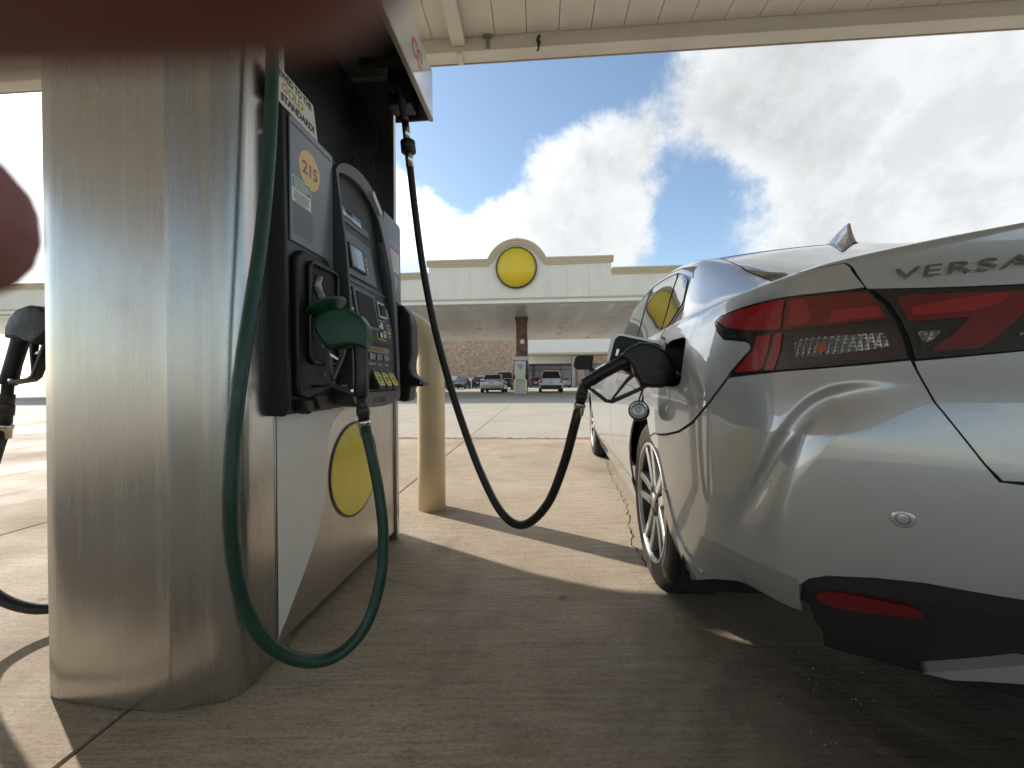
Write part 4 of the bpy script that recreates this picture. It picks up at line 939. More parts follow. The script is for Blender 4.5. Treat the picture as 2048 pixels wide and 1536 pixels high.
def nozzle(root, M, mbody, mhandle, spout=True, disc_=False, spout_len=.16, sdir=(.66, -.75)):
    """M: local x along the handle towards the spout end, y away from the guard, z across"""
    body = [(-.022, .022), (.005, .030), (.045, .026), (.075, .006), (.097, -.035), (.100, -.075), (.088, -.115), (.060, -.135), (.030, -.128), (.004, -.112), (-.020, -.092), (-.018, -.050), (-.012, -.022)]
    mb = MB(); K = len(body); cx = sum(p[0] for p in body) / K; cyy = sum(p[1] for p in body) / K; vs = []
    for h, s in ((-.030, .84), (-.026, .95), (-.016, 1.0), (.016, 1.0), (.026, .95), (.030, .84)):
        for a, c in body: vs.append(M @ Vector((cx + (a - cx) * s, cyy + (c - cyy) * s, h)))
    mb.add(vs, [(i * K + k, i * K + (k + 1) % K, (i + 1) * K + (k + 1) % K, (i + 1) * K + k) for i in range(5) for k in range(K)], True)
    mb.add(vs[:K], [tuple(range(K))]); mb.add(vs[-K:], [tuple(range(K))])
    o_ = mb.build('body', mbody, root, auto=28); md = o_.modifiers.new('round', 'BEVEL'); md.width = .0025; md.segments = 2; md.limit_method = 'ANGLE'; md.angle_limit = R(25)
    MB().tube([M @ Vector(p) for p in ((-.165, 0, 0), (-.16, 0, 0), (-.10, .002, 0), (-.03, .0, 0), (.01, -.005, 0))], [.0185, .021, .0195, .0205, .024], 16).build('handle', mhandle, root)
    # trigger guard: flat bar bent round below the handle
    gp = [(-.155, -.015), (-.132, -.078), (-.118, -.090), (-.020, -.100), (.012, -.100)]
    mb = MB(); pr = [(-.0045, -.013), (.0045, -.013), (.0045, .013), (-.0045, .013)]; vs = []
    for i, p in enumerate(gp):
        a = Vector(gp[max(i - 1, 0)]); c = Vector(gp[min(i + 1, len(gp) - 1)]); t = (c - a).normalized(); nn = Vector((-t.y, t.x))
        for d, h in pr: vs.append(M @ Vector((p[0] + nn.x * d * 1.3, p[1] + nn.y * d * 1.3, h)))
    mb.add(vs, [(i * 4 + k, i * 4 + (k + 1) % 4, (i + 1) * 4 + (k + 1) % 4, (i + 1) * 4 + k) for i in range(len(gp) - 1) for k in range(4)]); mb.add(vs[:4], [(0, 1, 2, 3)]); mb.add(vs[-4:], [(0, 1, 2, 3)])
    mb.build('trigger_guard', mhandle, root, bevel=.002)
    mb = MB(); lv = [(-.02, -.045), (-.045, -.052), (-.115, -.082), (-.118, -.089), (-.05, -.064), (-.02, -.058)]; mb.prism(lv, -.009, .009, 'z', M); mb.build('lever', m_nozb, root, bevel=.002)
    MB().prism([(-.058, -.062), (-.052, -.060), (-.030, -.094), (-.036, -.097)], -.004, .004, 'z', M).build('hold_clip', m_ferr, root)
    MB().lathe([(.0045, -.0150), (.0045, .0150)], M @ Matrix.Translation((-.146, -.020, 0)), 10).build('pivot_pin', m_ferr, root)
    d = Vector((*sdir, 0)).normalized(); p0 = Vector((.066, -.085, 0))
    if spout:
        P = [p0, p0 + d * .05, p0 + d * .09, p0 + d * (.10 + (spout_len - .1) * .5) + Vector((.004, .006, 0)), p0 + d * spout_len + Vector((.010, .020, 0))]
        sp_ = MB().tube([M @ p for p in P], [.0165, .0135, .0115, .0112, .0110], 14).build('spout', m_spout, root)
        for q in (.085, .098, .112): MB().tube([M @ (p0 + d * q), M @ (p0 + d * (q + .005))], .0135, 14).build('spout_ring', m_spout, sp_)
    if disc_:
        Md = M @ frame(p0 + d * .035, d.orthogonal(), d.cross(d.orthogonal()))
        MB().lathe([(.020, -.012), (.030, -.006), (.056, .004), (.062, .010), (.061, .013), (.050, .010), (.022, .004), (.018, .004)], Md, 32, cap=False).build('splash_guard', mbody, root)
    return M
def hose_end(root, p0, p1, name_m=None):
    """swivel elbow and ferrule between handle end p0 and hose start p1"""
    p0, p1 = Vector(p0), Vector(p1); mid = p0.lerp(p1, .45)
    MB().tube([p0, p0.lerp(mid, .5), p0.lerp(mid, .55), mid], [.0135, .0135, .0175, .0175], 14).build('swivel_nut', m_swiv, root)
    MB().tube([mid - (p1 - mid).normalized() * .012, mid.lerp(p1, .15), mid.lerp(p1, .55), mid.lerp(p1, .56), p1], [.012, .019, .019, .0165, .0165], 14).build('elbow', m_swiv, root)
    d = (p1 - mid).normalized(); MB().tube([p1 - d * .004, p1, p1 + d * .012, p1 + d * .013, p1 + d * .042], [.0175, .020, .020, .0178, .0178], 16).build('ferrule', m_ferr, root)
def at(px, py, Y): return Vector(((px - 1024) / 770 * Y, Y, CAM_H + (765 - py) / 770 * Y + (px - 1024) / 770 * Y * -0.008))
# green nozzle resting in the left boot, with its hanging hose
gn = thing('fuel_nozzle', 'green fuel nozzle holstered in the dispenser with a long looping green hose', 'fuel nozzle', tuple(pw(.2, .09, .89)))
W2 = gn.matrix_world.copy()
def rel(root, v): return Vector(v) - Vector(root.location)
M = frame(rel(gn, pw(.212, .088, .905)), (PT.to_3x3() @ Vector((-.02, 0.06, 1))), (PT.to_3x3() @ Vector((1, .10, .0))))
nozzle(gn, M, m_green, m_nozb, True, True, .140, (.90, -.44))
hs = rel(gn, at(728, 842, 1.145)); hose_end(gn, M @ Vector((-.165, 0, 0)), hs)
gp = [(733, 872, 1.14), (743, 915, 1.13), (756, 985, 1.12), (764, 1070, 1.11), (757, 1160, 1.09), (727, 1252, 1.06), (670, 1311, 1.02), (603, 1323, .97), (533, 1290, .92), (485, 1215, .885), (463, 1115, .86), (458, 1000, .85), (466, 870, .86), (486, 720, .88), (506, 600, .91), (525, 480, .94), (541, 330, .97), (549, 200, .995), (553, 60, 1.02), (556, -150, 1.06), (562, -330, 1.12)]
MB().tube([rel(gn, p) for p in [hs + Vector(gn.location)] + [q for q in spline([at(*q) for q in gp], 8)]], .0155, 18).build('hose', m_hoseg, gn)
# black nozzle in the car, hose up to the topper bracket
bn = thing('fuel_nozzle', 'black fuel nozzle in the car filler with a black hose hanging from above', 'fuel nozzle', tuple(at(1260, 715, 1.20)))
CAR_R, CAR_H = Vector((math.cos(R(7)), -math.sin(R(7)), 0)), Vector((math.sin(R(7)), math.cos(R(7)), 0))
Mb = frame((0, 0, 0), CAR_R * .86 + Vector((0, 0, .51)) - CAR_H * .05, CAR_R * -.51 + Vector((0, 0, .86)))
nozzle(bn, Mb, m_nozb, m_nozb, True, False, .15)
he = Mb @ Vector((-.165, 0, 0)); hs = rel(bn, at(1160, 806, 1.25)); hose_end(bn, he, hs)
bp_ = [(1150, 845, 1.27), (1126, 930, 1.31), (1092, 1010, 1.36), (1045, 1050, 1.42), (1003, 1028, 1.48), (962, 950, 1.54), (925, 850, 1.60), (895, 752, 1.65), (868, 645, 1.69), (847, 530, 1.72), (833, 420, 1.73), (824, 335, 1.735)]
MB().tube([hs] + [rel(bn, q) for q in spline([at(*q) for q in bp_], 8)], .0155, 18).build('hose', m_hoseb, bn)
A, B, C_, D_ = (rel(bn, at(*q)) for q in ((824, 337, 1.735), (821, 296, 1.735), (815, 245, 1.735), (806, 190, 1.735)))
MB().tube([A, A.lerp(B, .95)], [.017, .019], 14).build('ferrule', m_ferr, bn)
MB().tube([A.lerp(B, .75), A.lerp(B, .78), B.lerp(C_, .2), B.lerp(C_, .25)], [.02, .033, .033, .022], 18).build('breakaway_collar', m_nozb, bn)
MB().tube([B.lerp(C_, .2), C_], [.018, .016], 14).build('coupling', m_ferr, bn)
MB().tube(spline([C_, C_.lerp(D_, .5), D_, D_ + Vector((-.03, .01, .035)), D_ + Vector((-.05, .01, .02))], 5), .017, 12).build('swivel', m_swiv, bn)
# black nozzle on the far side of the dispenser
ln = thing('fuel_nozzle', 'black fuel nozzle hanging at the far left side of the steel column', 'fuel nozzle', tuple(at(46, 668, 1.22)))
Ml = frame((0, 0, 0), (.22, .05, .97), (-1, .1, .2)); nozzle(ln, Ml, m_nozb, m_nozb, True, False)
hs = rel(ln, at(8, 850, 1.22)); hose_end(ln, Ml @ Vector((-.165, 0, 0)), hs)
lp_ = [(-10, 905, 1.21), (-40, 1000, 1.2), (-62, 1090, 1.2), (-40, 1165, 1.2), (10, 1205, 1.21), (80, 1219, 1.24), (140, 1200, 1.28), (190, 1120, 1.34), (210, 900, 1.38), (215, 600, 1.40), (220, 250, 1.42), (223, 30, 1.42)]
MB().tube([hs] + [rel(ln, q) for q in spline([at(*q) for q in lp_], 8)], .0155, 16).build('hose', m_hoseb, ln)
# tan guard hoop beyond the dispenser
o = hoop(0.95, 1.165, .085, .235).build('guard_hoop', m_tan); o.location = (-.505 - .475 * math.cos(R(4)), 2.40 + .475 * math.sin(R(4)), 0); o.rotation_euler.z = R(-4)
tag(o, 'thick tan steel guard hoop standing just beyond the dispenser', 'bollard')
# ---- crease and lower kink pressed into the rear bumper
def z2v(s, z): return (z - .16) / (float(crm(ZS_S, np.array(s))) - .16)
CREASE = np.array([(0.66, 0.712), (0.5911, 0.7257), (0.5441, 0.7347), (0.5039, 0.7347), (0.4659, 0.7217), (0.4318, 0.6898), (0.3948, 0.6249), (0.354, 0.5339), (0.3073, 0.4365), (0.2558, 0.3426)])
CREASE = np.array([(p.x, p.y) for p in spline([(a, b, 0) for a, b in CREASE], 5)])
CP = np.stack([CREASE[:, 0] * 1.25, .16 + CREASE[:, 1] * (crm(ZS_S, CREASE[:, 0]) - .16)], 1)
def disp(s, v):
    zs = crm(ZS_S, s); X = np.stack([s * 1.25, .16 + v * (zs - .16)], -1)
    best = np.full(s.shape, 9.); sgn = np.zeros(s.shape); par = np.zeros(s.shape); n = len(CP) - 1
    for i in range(n):
        a, b = CP[i], CP[i + 1]; d = b - a; L2 = d @ d
        t = np.clip(((X - a) @ d) / L2, 0, 1); q = X - a - t[..., None] * d; D = np.hypot(q[..., 0], q[..., 1])
        cr = d[0] * (X[..., 1] - a[1]) - d[1] * (X[..., 0] - a[0])
        m = D < best; best = np.where(m, D, best); sgn = np.where(m, cr, sgn); par = np.where(m, (i + t) / n, par)
    below = sgn > 0                             # lower right of the crease
    amp = .046 * np.clip((par - .08) * 3.2, 0, 1) ** 1.5 * np.clip((1 - par) * 4.5, 0, 1)
    sd_ = np.where(below, best, -best); dq = .5 * (sd_ + np.sqrt(sd_ ** 2 + .005 ** 2))
    out = -amp * (1 - np.exp(-dq / .022)) * np.exp(-dq / .07) * np.clip(1 - best / .085, 0, 1) ** 1.3
    out += .020 * np.exp(-((s - .42) / .10) ** 2) * np.clip((.80 - X[..., 1]) / .12, 0, 1)
    # lower kink: under it the skin turns inwards
    zk = np.interp(s, [-.1, .13, .25, .33, .39, .425, .50, 1], [.30, .375, .392, .40, .404, .404, .30, .20])
    dz = np.maximum(zk - X[..., 1], 0)
    out -= np.where(s < .45, .36 * dz * np.clip((s - .06) / .2, 0, 1), 0)
    return np.where((v < 1) & (s > -.15), out, 0.)
def surf(s, v):
    s = np.asarray(s, float); v = np.asarray(v, float); s, v = np.broadcast_arrays(s, v)
    P = surf0(s, v); m = (v < 1) & (s > -.15)
    if m.any():
        N = normal0(s, np.minimum(v, .995)); P = P + N * disp(s, v)[..., None]
    return P
def snorm(s, v): return normal0(np.asarray(s, float), np.asarray(v, float), surf)
def inside(poly, X, Y):
    c = np.zeros(X.shape, bool); n = len(poly)
    for i in range(n):
        (x0, y0), (x1, y1) = poly[i], poly[(i + 1) % n]
        if y0 == y1: continue
        k = ((y0 > Y) != (y1 > Y)) & (X < (x1 - x0) * (Y - y0) / (y1 - y0) + x0); c ^= k
    return c
def clipcell(poly, x0, x1, y0, y1):
    for ax, val, sg in ((0, x0, 1), (0, x1, -1), (1, y0, 1), (1, y1, -1)):
        out = []; n = len(poly)
        for i in range(n):
            p, q = poly[i], poly[(i + 1) % n]; dp, dq = sg * (p[ax] - val), sg * (q[ax] - val)
            if dp >= 0: out.append(p)
            if (dp > 0 and dq < 0) or (dp < 0 and dq > 0):
                t = dp / (dp - dq); out.append((p[0] + t * (q[0] - p[0]), p[1] + t * (q[1] - p[1])))
        poly = out
        if len(poly) < 3: return []
    return poly
def dens(poly, step):
    out = []
    for i in range(len(poly)):
        a, b = poly[i], poly[(i + 1) % len(poly)]; n = max(1, int(math.hypot(b[0] - a[0], b[1] - a[1]) / step))
        out += [(a[0] + (b[0] - a[0]) * k / n, a[1] + (b[1] - a[1]) * k / n) for k in range(n)]
    return out
def roundpoly(poly, r, n=4):
    """round the corners of a polygon in the (s, v) plane"""
    out = []; N_ = len(poly)
    for i in range(N_):
        p, a, b = Vector(poly[i]), Vector(poly[i - 1]), Vector(poly[(i + 1) % N_])
        ra = min(r, (a - p).length * .45); rb = min(r, (b - p).length * .45); A = p + (a - p).normalized() * ra; B = p + (b - p).normalized() * rb
        for k in range(n + 1): t = k / n; q = A.lerp(p, t).lerp(p.lerp(B, t), t); out.append((q.x, q.y))
    return out
def patch(name, poly, m, parent, ds=.012, dv=.012, off=0.0, hole=None, skirt=.007, off_fn=None):
    """panel of the body: polygon in (s, v) laid on the surface, with true normals and turned-in edges"""
    poly = [tuple(map(float, p)) for p in poly]
    edges = [poly] + ([hole] if hole else [])
    P2 = poly
    if hole:
        h = list(reversed(hole)) if sum((hole[i][0] * hole[(i + 1) % len(hole)][1] - hole[(i + 1) % len(hole)][0] * hole[i][1]) for i in range(len(hole))) * sum((poly[i][0] * poly[(i + 1) % len(poly)][1] - poly[(i + 1) % len(poly)][0] * poly[i][1]) for i in range(len(poly))) > 0 else list(hole)
        i, j = min(((i, j) for i in range(len(poly)) for j in range(len(h))), key=lambda t: math.hypot(poly[t[0]][0] - h[t[1]][0], poly[t[0]][1] - h[t[1]][1]))
        P2 = poly[:i + 1] + h[j:] + h[:j + 1] + poly[i:]
    a = np.array(poly); s0, s1, v0, v1 = a[:, 0].min(), a[:, 0].max(), a[:, 1].min(), a[:, 1].max()
    ns, nv = max(2, int((s1 - s0) / ds)), max(2, int((v1 - v0) / dv)); gs, gv = np.linspace(s0, s1, ns + 1), np.linspace(v0, v1, nv + 1)
    A, B = np.meshgrid(gs, gv, indexing='ij'); I = inside(poly, A, B)
    if hole: I &= ~inside(hole, A, B)
    verts, idx, faces = [], {}, []
    def vid(p):
        k = (round(p[0], 6), round(p[1], 6))
        if k not in idx: idx[k] = len(verts); verts.append(p)
        return idx[k]
    E = dens(P2, min(ds, dv) * 2); bx = {}
    for p in E:
        bx.setdefault((min(ns - 1, int((p[0] - s0) / (s1 - s0) * ns)), min(nv - 1, int((p[1] - v0) / (v1 - v0) * nv))), 1)
    for i in range(ns):
        strip = None
        for j in range(nv):
            c = I[i, j] + 0 + I[i + 1, j] + I[i + 1, j + 1] + I[i, j + 1]
            if c == 4 and (i, j) not in bx:
                faces.append((vid((gs[i], gv[j])), vid((gs[i + 1], gv[j])), vid((gs[i + 1], gv[j + 1])), vid((gs[i], gv[j + 1])))); continue
            if c == 0 and (i, j) not in bx: continue
            if strip is None: strip = clipcell(P2, gs[i], gs[i + 1], v0 - 1, v1 + 1)
            if not strip: continue
            q = clipcell(strip, gs[i], gs[i + 1], gv[j], gv[j + 1])
            if len(q) >= 3:
                f = []
                for p in q:
                    k = vid(p)
                    if not f or f[-1] != k: f.append(k)
                if f and f[0] == f[-1]: f.pop()
                if len(f) >= 3: faces.append(tuple(f))
    V2 = np.array(verts); N_ = snorm(V2[:, 0], V2[:, 1])
    o1 = off if off_fn is None else np.array([off_fn(s, v) for s, v in verts])[:, None]
    P3 = surf(V2[:, 0], V2[:, 1]) + N_ * o1
    nv0 = len(P3); allP = [P3]; allN = [N_]; base = nv0
    if skirt:
        for ed in edges:
            e = np.array(dens(ed, .012)); Ne = snorm(e[:, 0], e[:, 1]); Pe = surf(e[:, 0], e[:, 1])
            oe = off if off_fn is None else np.array([off_fn(s, v) for s, v in e])[:, None]
            top, bot = Pe + Ne * oe, Pe + Ne * (oe - skirt); k = len(e)
            tn = np.roll(Pe, -1, 0) - np.roll(Pe, 1, 0); sn = np.cross(tn, Ne); sn /= np.linalg.norm(sn, axis=1, keepdims=True) + 1e-9
            allP += [top, bot]; allN += [sn, sn]
            for q in range(k): faces.append((base + q, base + (q + 1) % k, base + k + (q + 1) % k, base + k + q))
            base += 2 * k
    P3 = np.concatenate(allP); N3 = np.concatenate(allN)
    me = bpy.data.meshes.new(name); me.from_pydata(P3.tolist(), [], faces)
    me.polygons.foreach_set('use_smooth', [True] * len(faces)); me.validate(); me.update()
    # make the face winding agree with the surface normals
    bm = bmesh.new(); bm.from_mesh(me); bm.verts.ensure_lookup_table()
    for f in bm.faces:
        nn = Vector((0, 0, 0))
        for w_ in f.verts: nn += Vector(N3[w_.index])
        if f.normal.dot(nn) < 0: f.normal_flip()
    bm.to_mesh(me); bm.free()
    me.normals_split_custom_set_from_vertices(N3.tolist())
    return link(name, me, m, parent)
def mirror(o):
    c = o.copy(); c.data = o.data; scene.collection.objects.link(c); c.scale = (-1, 1, 1)
    for ch in o.children:
        d = ch.copy(); scene.collection.objects.link(d); d.parent = c
    return c
def sv(y, z):
    """surface coordinates of a side or rear point given its y and z"""
    if y >= Y0: s = Y0 - y
    else:
        lo, hi = 0., 1.
        for _ in range(40):
            mid = (lo + hi) / 2; yy = float(ring(np.array(mid), np.array(z))[1])
            if yy > y: lo = mid
            else: hi = mid
        s = (lo + hi) / 2
    return (s, z2v(s, z))
# ---- materials
def car_paint():
    mt = mat('silver_car_paint', (0.60, 0.60, 0.585), 0.36, 0.45, coat=1.0, coat_rough=0.015)
    nt = mt.node_tree; N, L = nt.nodes, nt.links; b = N['Principled BSDF']; b.inputs['Coat IOR'].default_value = 2.0
    tc = N.new('ShaderNodeTexCoord'); n = N.new('ShaderNodeTexNoise'); n.inputs['Scale'].default_value = 900; n.inputs['Detail'].default_value = 2
    L.new(tc.outputs['Object'], n.inputs['Vector'])
    mr = N.new('ShaderNodeMapRange'); mr.inputs[1].default_value = .35; mr.inputs[2].default_value = .65; mr.inputs[3].default_value = .92; mr.inputs[4].default_value = 1.06; L.new(n.outputs[0], mr.inputs[0])
    n2 = N.new('ShaderNodeTexNoise'); n2.inputs['Scale'].default_value = 5; n2.inputs['Detail'].default_value = 7; L.new(tc.outputs['Object'], n2.inputs['Vector'])
    m2 = N.new('ShaderNodeMapRange'); m2.inputs[1].default_value = .35; m2.inputs[2].default_value = .75; m2.inputs[3].default_value = .0; m2.inputs[4].default_value = .035; L.new(n2.outputs[0], m2.inputs[0]); L.new(m2.outputs[0], b.inputs['Coat Roughness'])
    mx = N.new('ShaderNodeMix'); mx.data_type = 'RGBA'; mx.blend_type = 'MULTIPLY'; mx.inputs[0].default_value = 1; mx.inputs[6].default_value = (*CARCOL, 1); L.new(mr.outputs[0], mx.inputs[7]); L.new(mx.outputs[2], b.inputs['Base Color'])
    return mt
CARCOL = (0.45, 0.465, 0.48)
m_car = car_paint()
m_gap = mat('panel_gap', (0.008, 0.008, 0.008), 0.7)
m_bp = mat('bumper_black', (0.016, 0.016, 0.017), 0.55, noise=0.2, nscale=40, bump=0.08, bscale=500)
m_gls = mat('car_glass', (0.020, 0.026, 0.026), 0.03, spec=0.9, coat=0.5)
m_rglass = mat('rear_glass', (0.030, 0.036, 0.042), 0.03, spec=1.0, coat=0.6)
m_lred = mat('lamp_red', (0.17, 0.004, 0.006), 0.22, coat=1.0, noise=0.35, nscale=30, coat_rough=0.0)
m_lred2 = mat('lamp_bright_red', (0.28, 0.008, 0.011), 0.25, coat=1.0, coat_rough=0.0)
m_ldark = mat('lamp_dark', (0.030, 0.008, 0.009), 0.25, coat=1.0, coat_rough=0.0)
m_lblack = mat('lamp_black', (0.008, 0.008, 0.009), 0.2, coat=1.0, coat_rough=0.0)
def lamp_clear():
    mt = mat('lamp_clear', (0.20, 0.19, 0.18), 0.15, 0.85, coat=1.0, coat_rough=0.0); nt = mt.node_tree; N, L = nt.nodes, nt.links; b = N['Principled BSDF']
    tc = N.new('ShaderNodeTexCoord'); mp = N.new('ShaderNodeMapping'); mp.inputs['Scale'].default_value = (1, 1, 1); L.new(tc.outputs['Object'], mp.inputs[0])
    ck = N.new('ShaderNodeTexVoronoi'); ck.feature = 'F1'; ck.distance = 'CHEBYCHEV'; ck.inputs['Scale'].default_value = 150; ck.inputs['Randomness'].default_value = 0.05; L.new(mp.outputs[0], ck.inputs['Vector'])
    bp = N.new('ShaderNodeBump'); bp.inputs['Strength'].default_value = 1.0; bp.inputs['Distance'].default_value = .004; L.new(ck.outputs['Distance'], bp.inputs['Height']); L.new(bp.outputs[0], b.inputs['Normal'])
    return mt
m_lclr = lamp_clear()
m_chrome = mat('chrome_letter', (0.32, 0.315, 0.31), 0.10, 1.0)
car = thing('sedan', 'silver sedan refuelling in the foreground with its fuel door open', 'car')
car.matrix_world = Matrix.Translation((1.371, 1.397, 0)) @ Matrix.Rotation(R(-7), 4, 'Z')
WR, WZ, WXc = .345, .316, -.845
def arc(yc, r, z_lo, n=18, rev=False):
    """wheel arch edge from rear foot over the top to front foot, in (s, v)"""
    a0 = math.asin(max(-1, (z_lo - WZ) / r)); pts = []
    for k in range(n + 1):
        a = math.pi - a0 - (math.pi - 2 * a0) * k / n; pts.append(sv(yc + r * math.cos(a), WZ + r * math.sin(a)))
    return pts[::-1] if rev else pts
# ---- inner black shell under the panels, wheel wells and floor
V_LO = .12
Ss = np.concatenate([np.linspace(-3.9, -2.9, 18), np.linspace(-2.86, -.02, 90), np.linspace(0, 1, 70)]); Vs = np.linspace(.13, 2, 90)
A, B = np.meshgrid(Ss, Vs, indexing='ij'); P = surf(A, B) - snorm(A, B) * .008; ok = np.ones((len(Ss) - 1, len(Vs) - 1), bool)
cen = (P[:-1, :-1] + P[1:, 1:]) / 2
for yc in (0., 2.62): ok &= ~((np.hypot(cen[..., 1] - yc, cen[..., 2] - WZ) < WR - .0) & (B[:-1, :-1] < 1))
ok &= ~((B[:-1, :-1] < .21) & (A[:-1, :-1] > .05) & (A[:-1, :-1] < .425))
SVP = sv(-.362, .835); ok &= ~((np.abs(cen[..., 1] + .362) < .075) & (np.abs(cen[..., 2] - .835) < .068) & (B[:-1, :-1] < 1))
mb = MB(); n2 = len(Vs); fs = [(i * n2 + j, (i + 1) * n2 + j, (i + 1) * n2 + j + 1, i * n2 + j + 1) for i in range(len(Ss) - 1) for j in range(n2 - 1) if ok[i, j]]
V3 = P.reshape(-1, 3); mb.add(V3.tolist(), fs, True); mb.add((V3 * [-1, 1, 1]).tolist(), fs, True); mb.build('inner_shell', m_gap, car)
mb = MB(); fl = [(x, y) for x, y in zip(*ring(np.linspace(-3.85, 1, 60), np.full(60, .2)))]; k = len(fl)
mb.add([(x * .93, y * .95, .30) for x, y in fl] + [(-x * .93, y * .95, .30) for x, y in fl], [(i, i + 1, k + i + 1, k + i) for i in range(k - 1)]); mb.build('underbody', m_gap, car)
for yc in (0., 2.62):
    for sx in (-1, 1):
        mb = MB(); pts = [(yc + .36 * math.cos(R(a)), WZ + .36 * math.sin(R(a))) for a in range(-30, 211, 12)]; k = len(pts)
        mb.add([(sx * .83, a, c) for a, c in pts] + [(sx * .56, a, c) for a, c in pts], [(i, i + 1, k + i + 1, k + i) for i in range(k - 1)] + [tuple(range(k, 2 * k))], False); mb.build('wheel_well', m_gap, car)
# ---- painted panels
g_ = .0028
FUEL = roundpoly([sv(-.285, .765), sv(-.44, .765), sv(-.44, .905), sv(-.285, .905)], .03, 5)
arcR = arc(0., WR, .30)                       # rear arch: rear foot -> front foot (s decreasing)
arcR_q = [p for p in arc(0., WR, .20, 30)]
doorgap = [(-.375, 1.545), (-.335, 1.42), (-.255, 1.30), (-.10, 1.17), (.005, 1.05), (-.012, .985), (-.05, .93), (-.115, .84), (-.183, .745)]
qb = [(-.0669, .544), (.0458, .5802), (.1157, .6068), (.172, .6448), (.2323, .7126), (.2875, .7815)]
top_arc = [p for p in arcR_q if p[1] > .555 and -.19 < p[0] < .06]
quarter = ([(-.36, 1.70), (-.20, 1.665), (-.05, 1.628), (.10, 1.56), (.21, 1.44), (.30, 1.28), (.365, 1.13), (.4, 1.075), (.46, 1.042), (.4855, 1.028), (.503, .990), (.531, .945)]
           + [(.5054, .9478), (.4527, .9575), (.4002, .9687), (.3564, .9744), (.2949, .9759), (.2445, .971), (.2275, .9575), (.2420, .9235), (.2660, .8925), (.3275, .8700), (.3365, .8615), (.3385, .8495), (.3148, .8225), (.2860, .7895)]
           + [(q[0] - .002, q[1] + .004) for q in reversed(qb)])
quarter += [p for p in top_arc if p[0] < quarter[-1][0] - .005]
quarter += [(-.160, .69), (-.179, .745)] if top_arc[-1][0] > -.16 else []
quarter += [(p[0] + .004, p[1]) for p in reversed(doorgap[:-1])]
qp = patch('quarter_panel', quarter, m_car, car, .008, .010, 0, FUEL); mirror(qp)
bum = [(q[0] + .002, q[1] - .004) for q in qb] + [(.4012, .7775), (.485, .7742), (.541, .7735), (.5905, .7740), (.5945, .7552), (.607, .6915), (.6275, .6364), (.6493, .5791), (.6630, .5475), (.70, .541), (.85, .538), (1.0, .538)]
bum += [(1.0, .330), (.85, .338), (.683, .3455), (.5912, .3472), (.5334, .3389), (.4725, .3236), (.4456, .3064), (.4300, .2812), (.4242, .2394), (.4197, .1800), (.3718, .1689), (.3133, .1596), (.24, .1433), (.16, .100), (.118, .07)]
lower_arc = [p for p in arc(0., WR, .17, 40) if p[1] < .53 and p[0] > -.1]
bum += [p for p in sorted(lower_arc, key=lambda p: p[1]) if p[0] < .118]
bumper = patch('rear_bumper', bum, m_car, car, .0036, .0052, 0)
mirror(bumper)
lid = [(.4885, 1.030), (.5065, .9925), (.5360, .9400), (.58, .9270), (.61, .9185), (.665, .9040), (.712, .8930), (.82, .872), (1.0, .865), (1.0, 2.0), (.16, 2.0), (.213, 1.52), (.30, 1.30), (.372, 1.14), (.405, 1.085), (.462, 1.048)]
lid_up = patch('trunk_lid', lid, m_car, car, .010, .012, .0); mirror(lid_up)
lid2 = [(.5955, .7715), (.5975, .7552), (.6098, .6915), (.6302, .6364), (.6520, .5791), (.6665, .551), (.71, .549), (1.0, .545), (1.0, .768), (.80, .770)]
lid_dn = patch('trunk_lid_lower', lid2, m_car, car, .010, .012, .0); mirror(lid_dn)
MB()
mirror(patch('lid_trim', [(.868, .7735), (1.0, .7715), (1.0, .8620), (.835, .8670), (.812, .845), (.842, .81)], m_car, car, .02, .02, -.002))
hand = patch('lid_handle_gap', [(.670, .541), (.70, .5405), (1.0, .5375), (1.0, .546), (.71, .550)], m_gap, car, .01, .005, -.003, skirt=0)
# roof, rear glass, other panels further forward
rg = [(.150, 2.0), (.205, 1.520), (.10, 1.572), (-.05, 1.638), (-.20, 1.676), (-.355, 1.712), (-.42, 2.0)]
m_frit = m_gap
rgl = patch('rear_window', rg, m_rglass, car, .02, .02, -.002); mirror(rgl)
roof = [(-.43, 2.0), (-.365, 1.712), (-.365, 1.56), (-.50, 1.565), (-1.0, 1.60), (-1.6, 1.60), (-1.95, 1.66), (-1.98, 2.0)]
mirror(patch('roof', roof, m_car, car, .03, .02, 0))
ws = [(-2.0, 2.0), (-1.97, 1.67), (-2.25, 1.50), (-2.62, 1.36), (-2.68, 2.0)]; mirror(patch('windscreen', ws, m_gls, car, .04, .03, -.002))
hood = [(-2.70, 2.0), (-2.64, 1.36), (-2.66, 1.06), (-3.25, 1.03), (-3.55, 1.02), (-3.75, 1.04), (-3.9, 1.05), (-3.9, 2.0)]; mirror(patch('bonnet', hood, m_car, car, .03, .04, 0))
arcF = arc(2.62, WR, .20, 30)
df = [(-.387, 1.545)] + [(p[0] - .004, p[1] - .002) for p in doorgap[1:]]
door_r = df + [(-.196, .66)] + [p for p in arcR_q if p[1] < .64 and p[0] < -.20][0:0] + [(-.335, .30), (-.36, .13), (-1.14, .12), (-1.145, .5), (-1.16, 1.0), (-1.17, 1.24), (-.70, 1.255), (-.31, 1.262), (-.36, 1.36)]
door_r = [(-.012, 1.035), (-.016, .985), (-.055, .93), (-.119, .84), (-.187, .745)] + [p for p in arcR_q if p[0] < -.20 and p[1] > .21] + [(-.57, .20), (-1.14, .20), (-1.145, .5), (-1.16, 1.0), (-1.17, 1.262), (-.70, 1.272), (-.27, 1.285), (-.115, 1.168)]
mirror(patch('rear_door', door_r, m_car, car, .02, .02, 0))
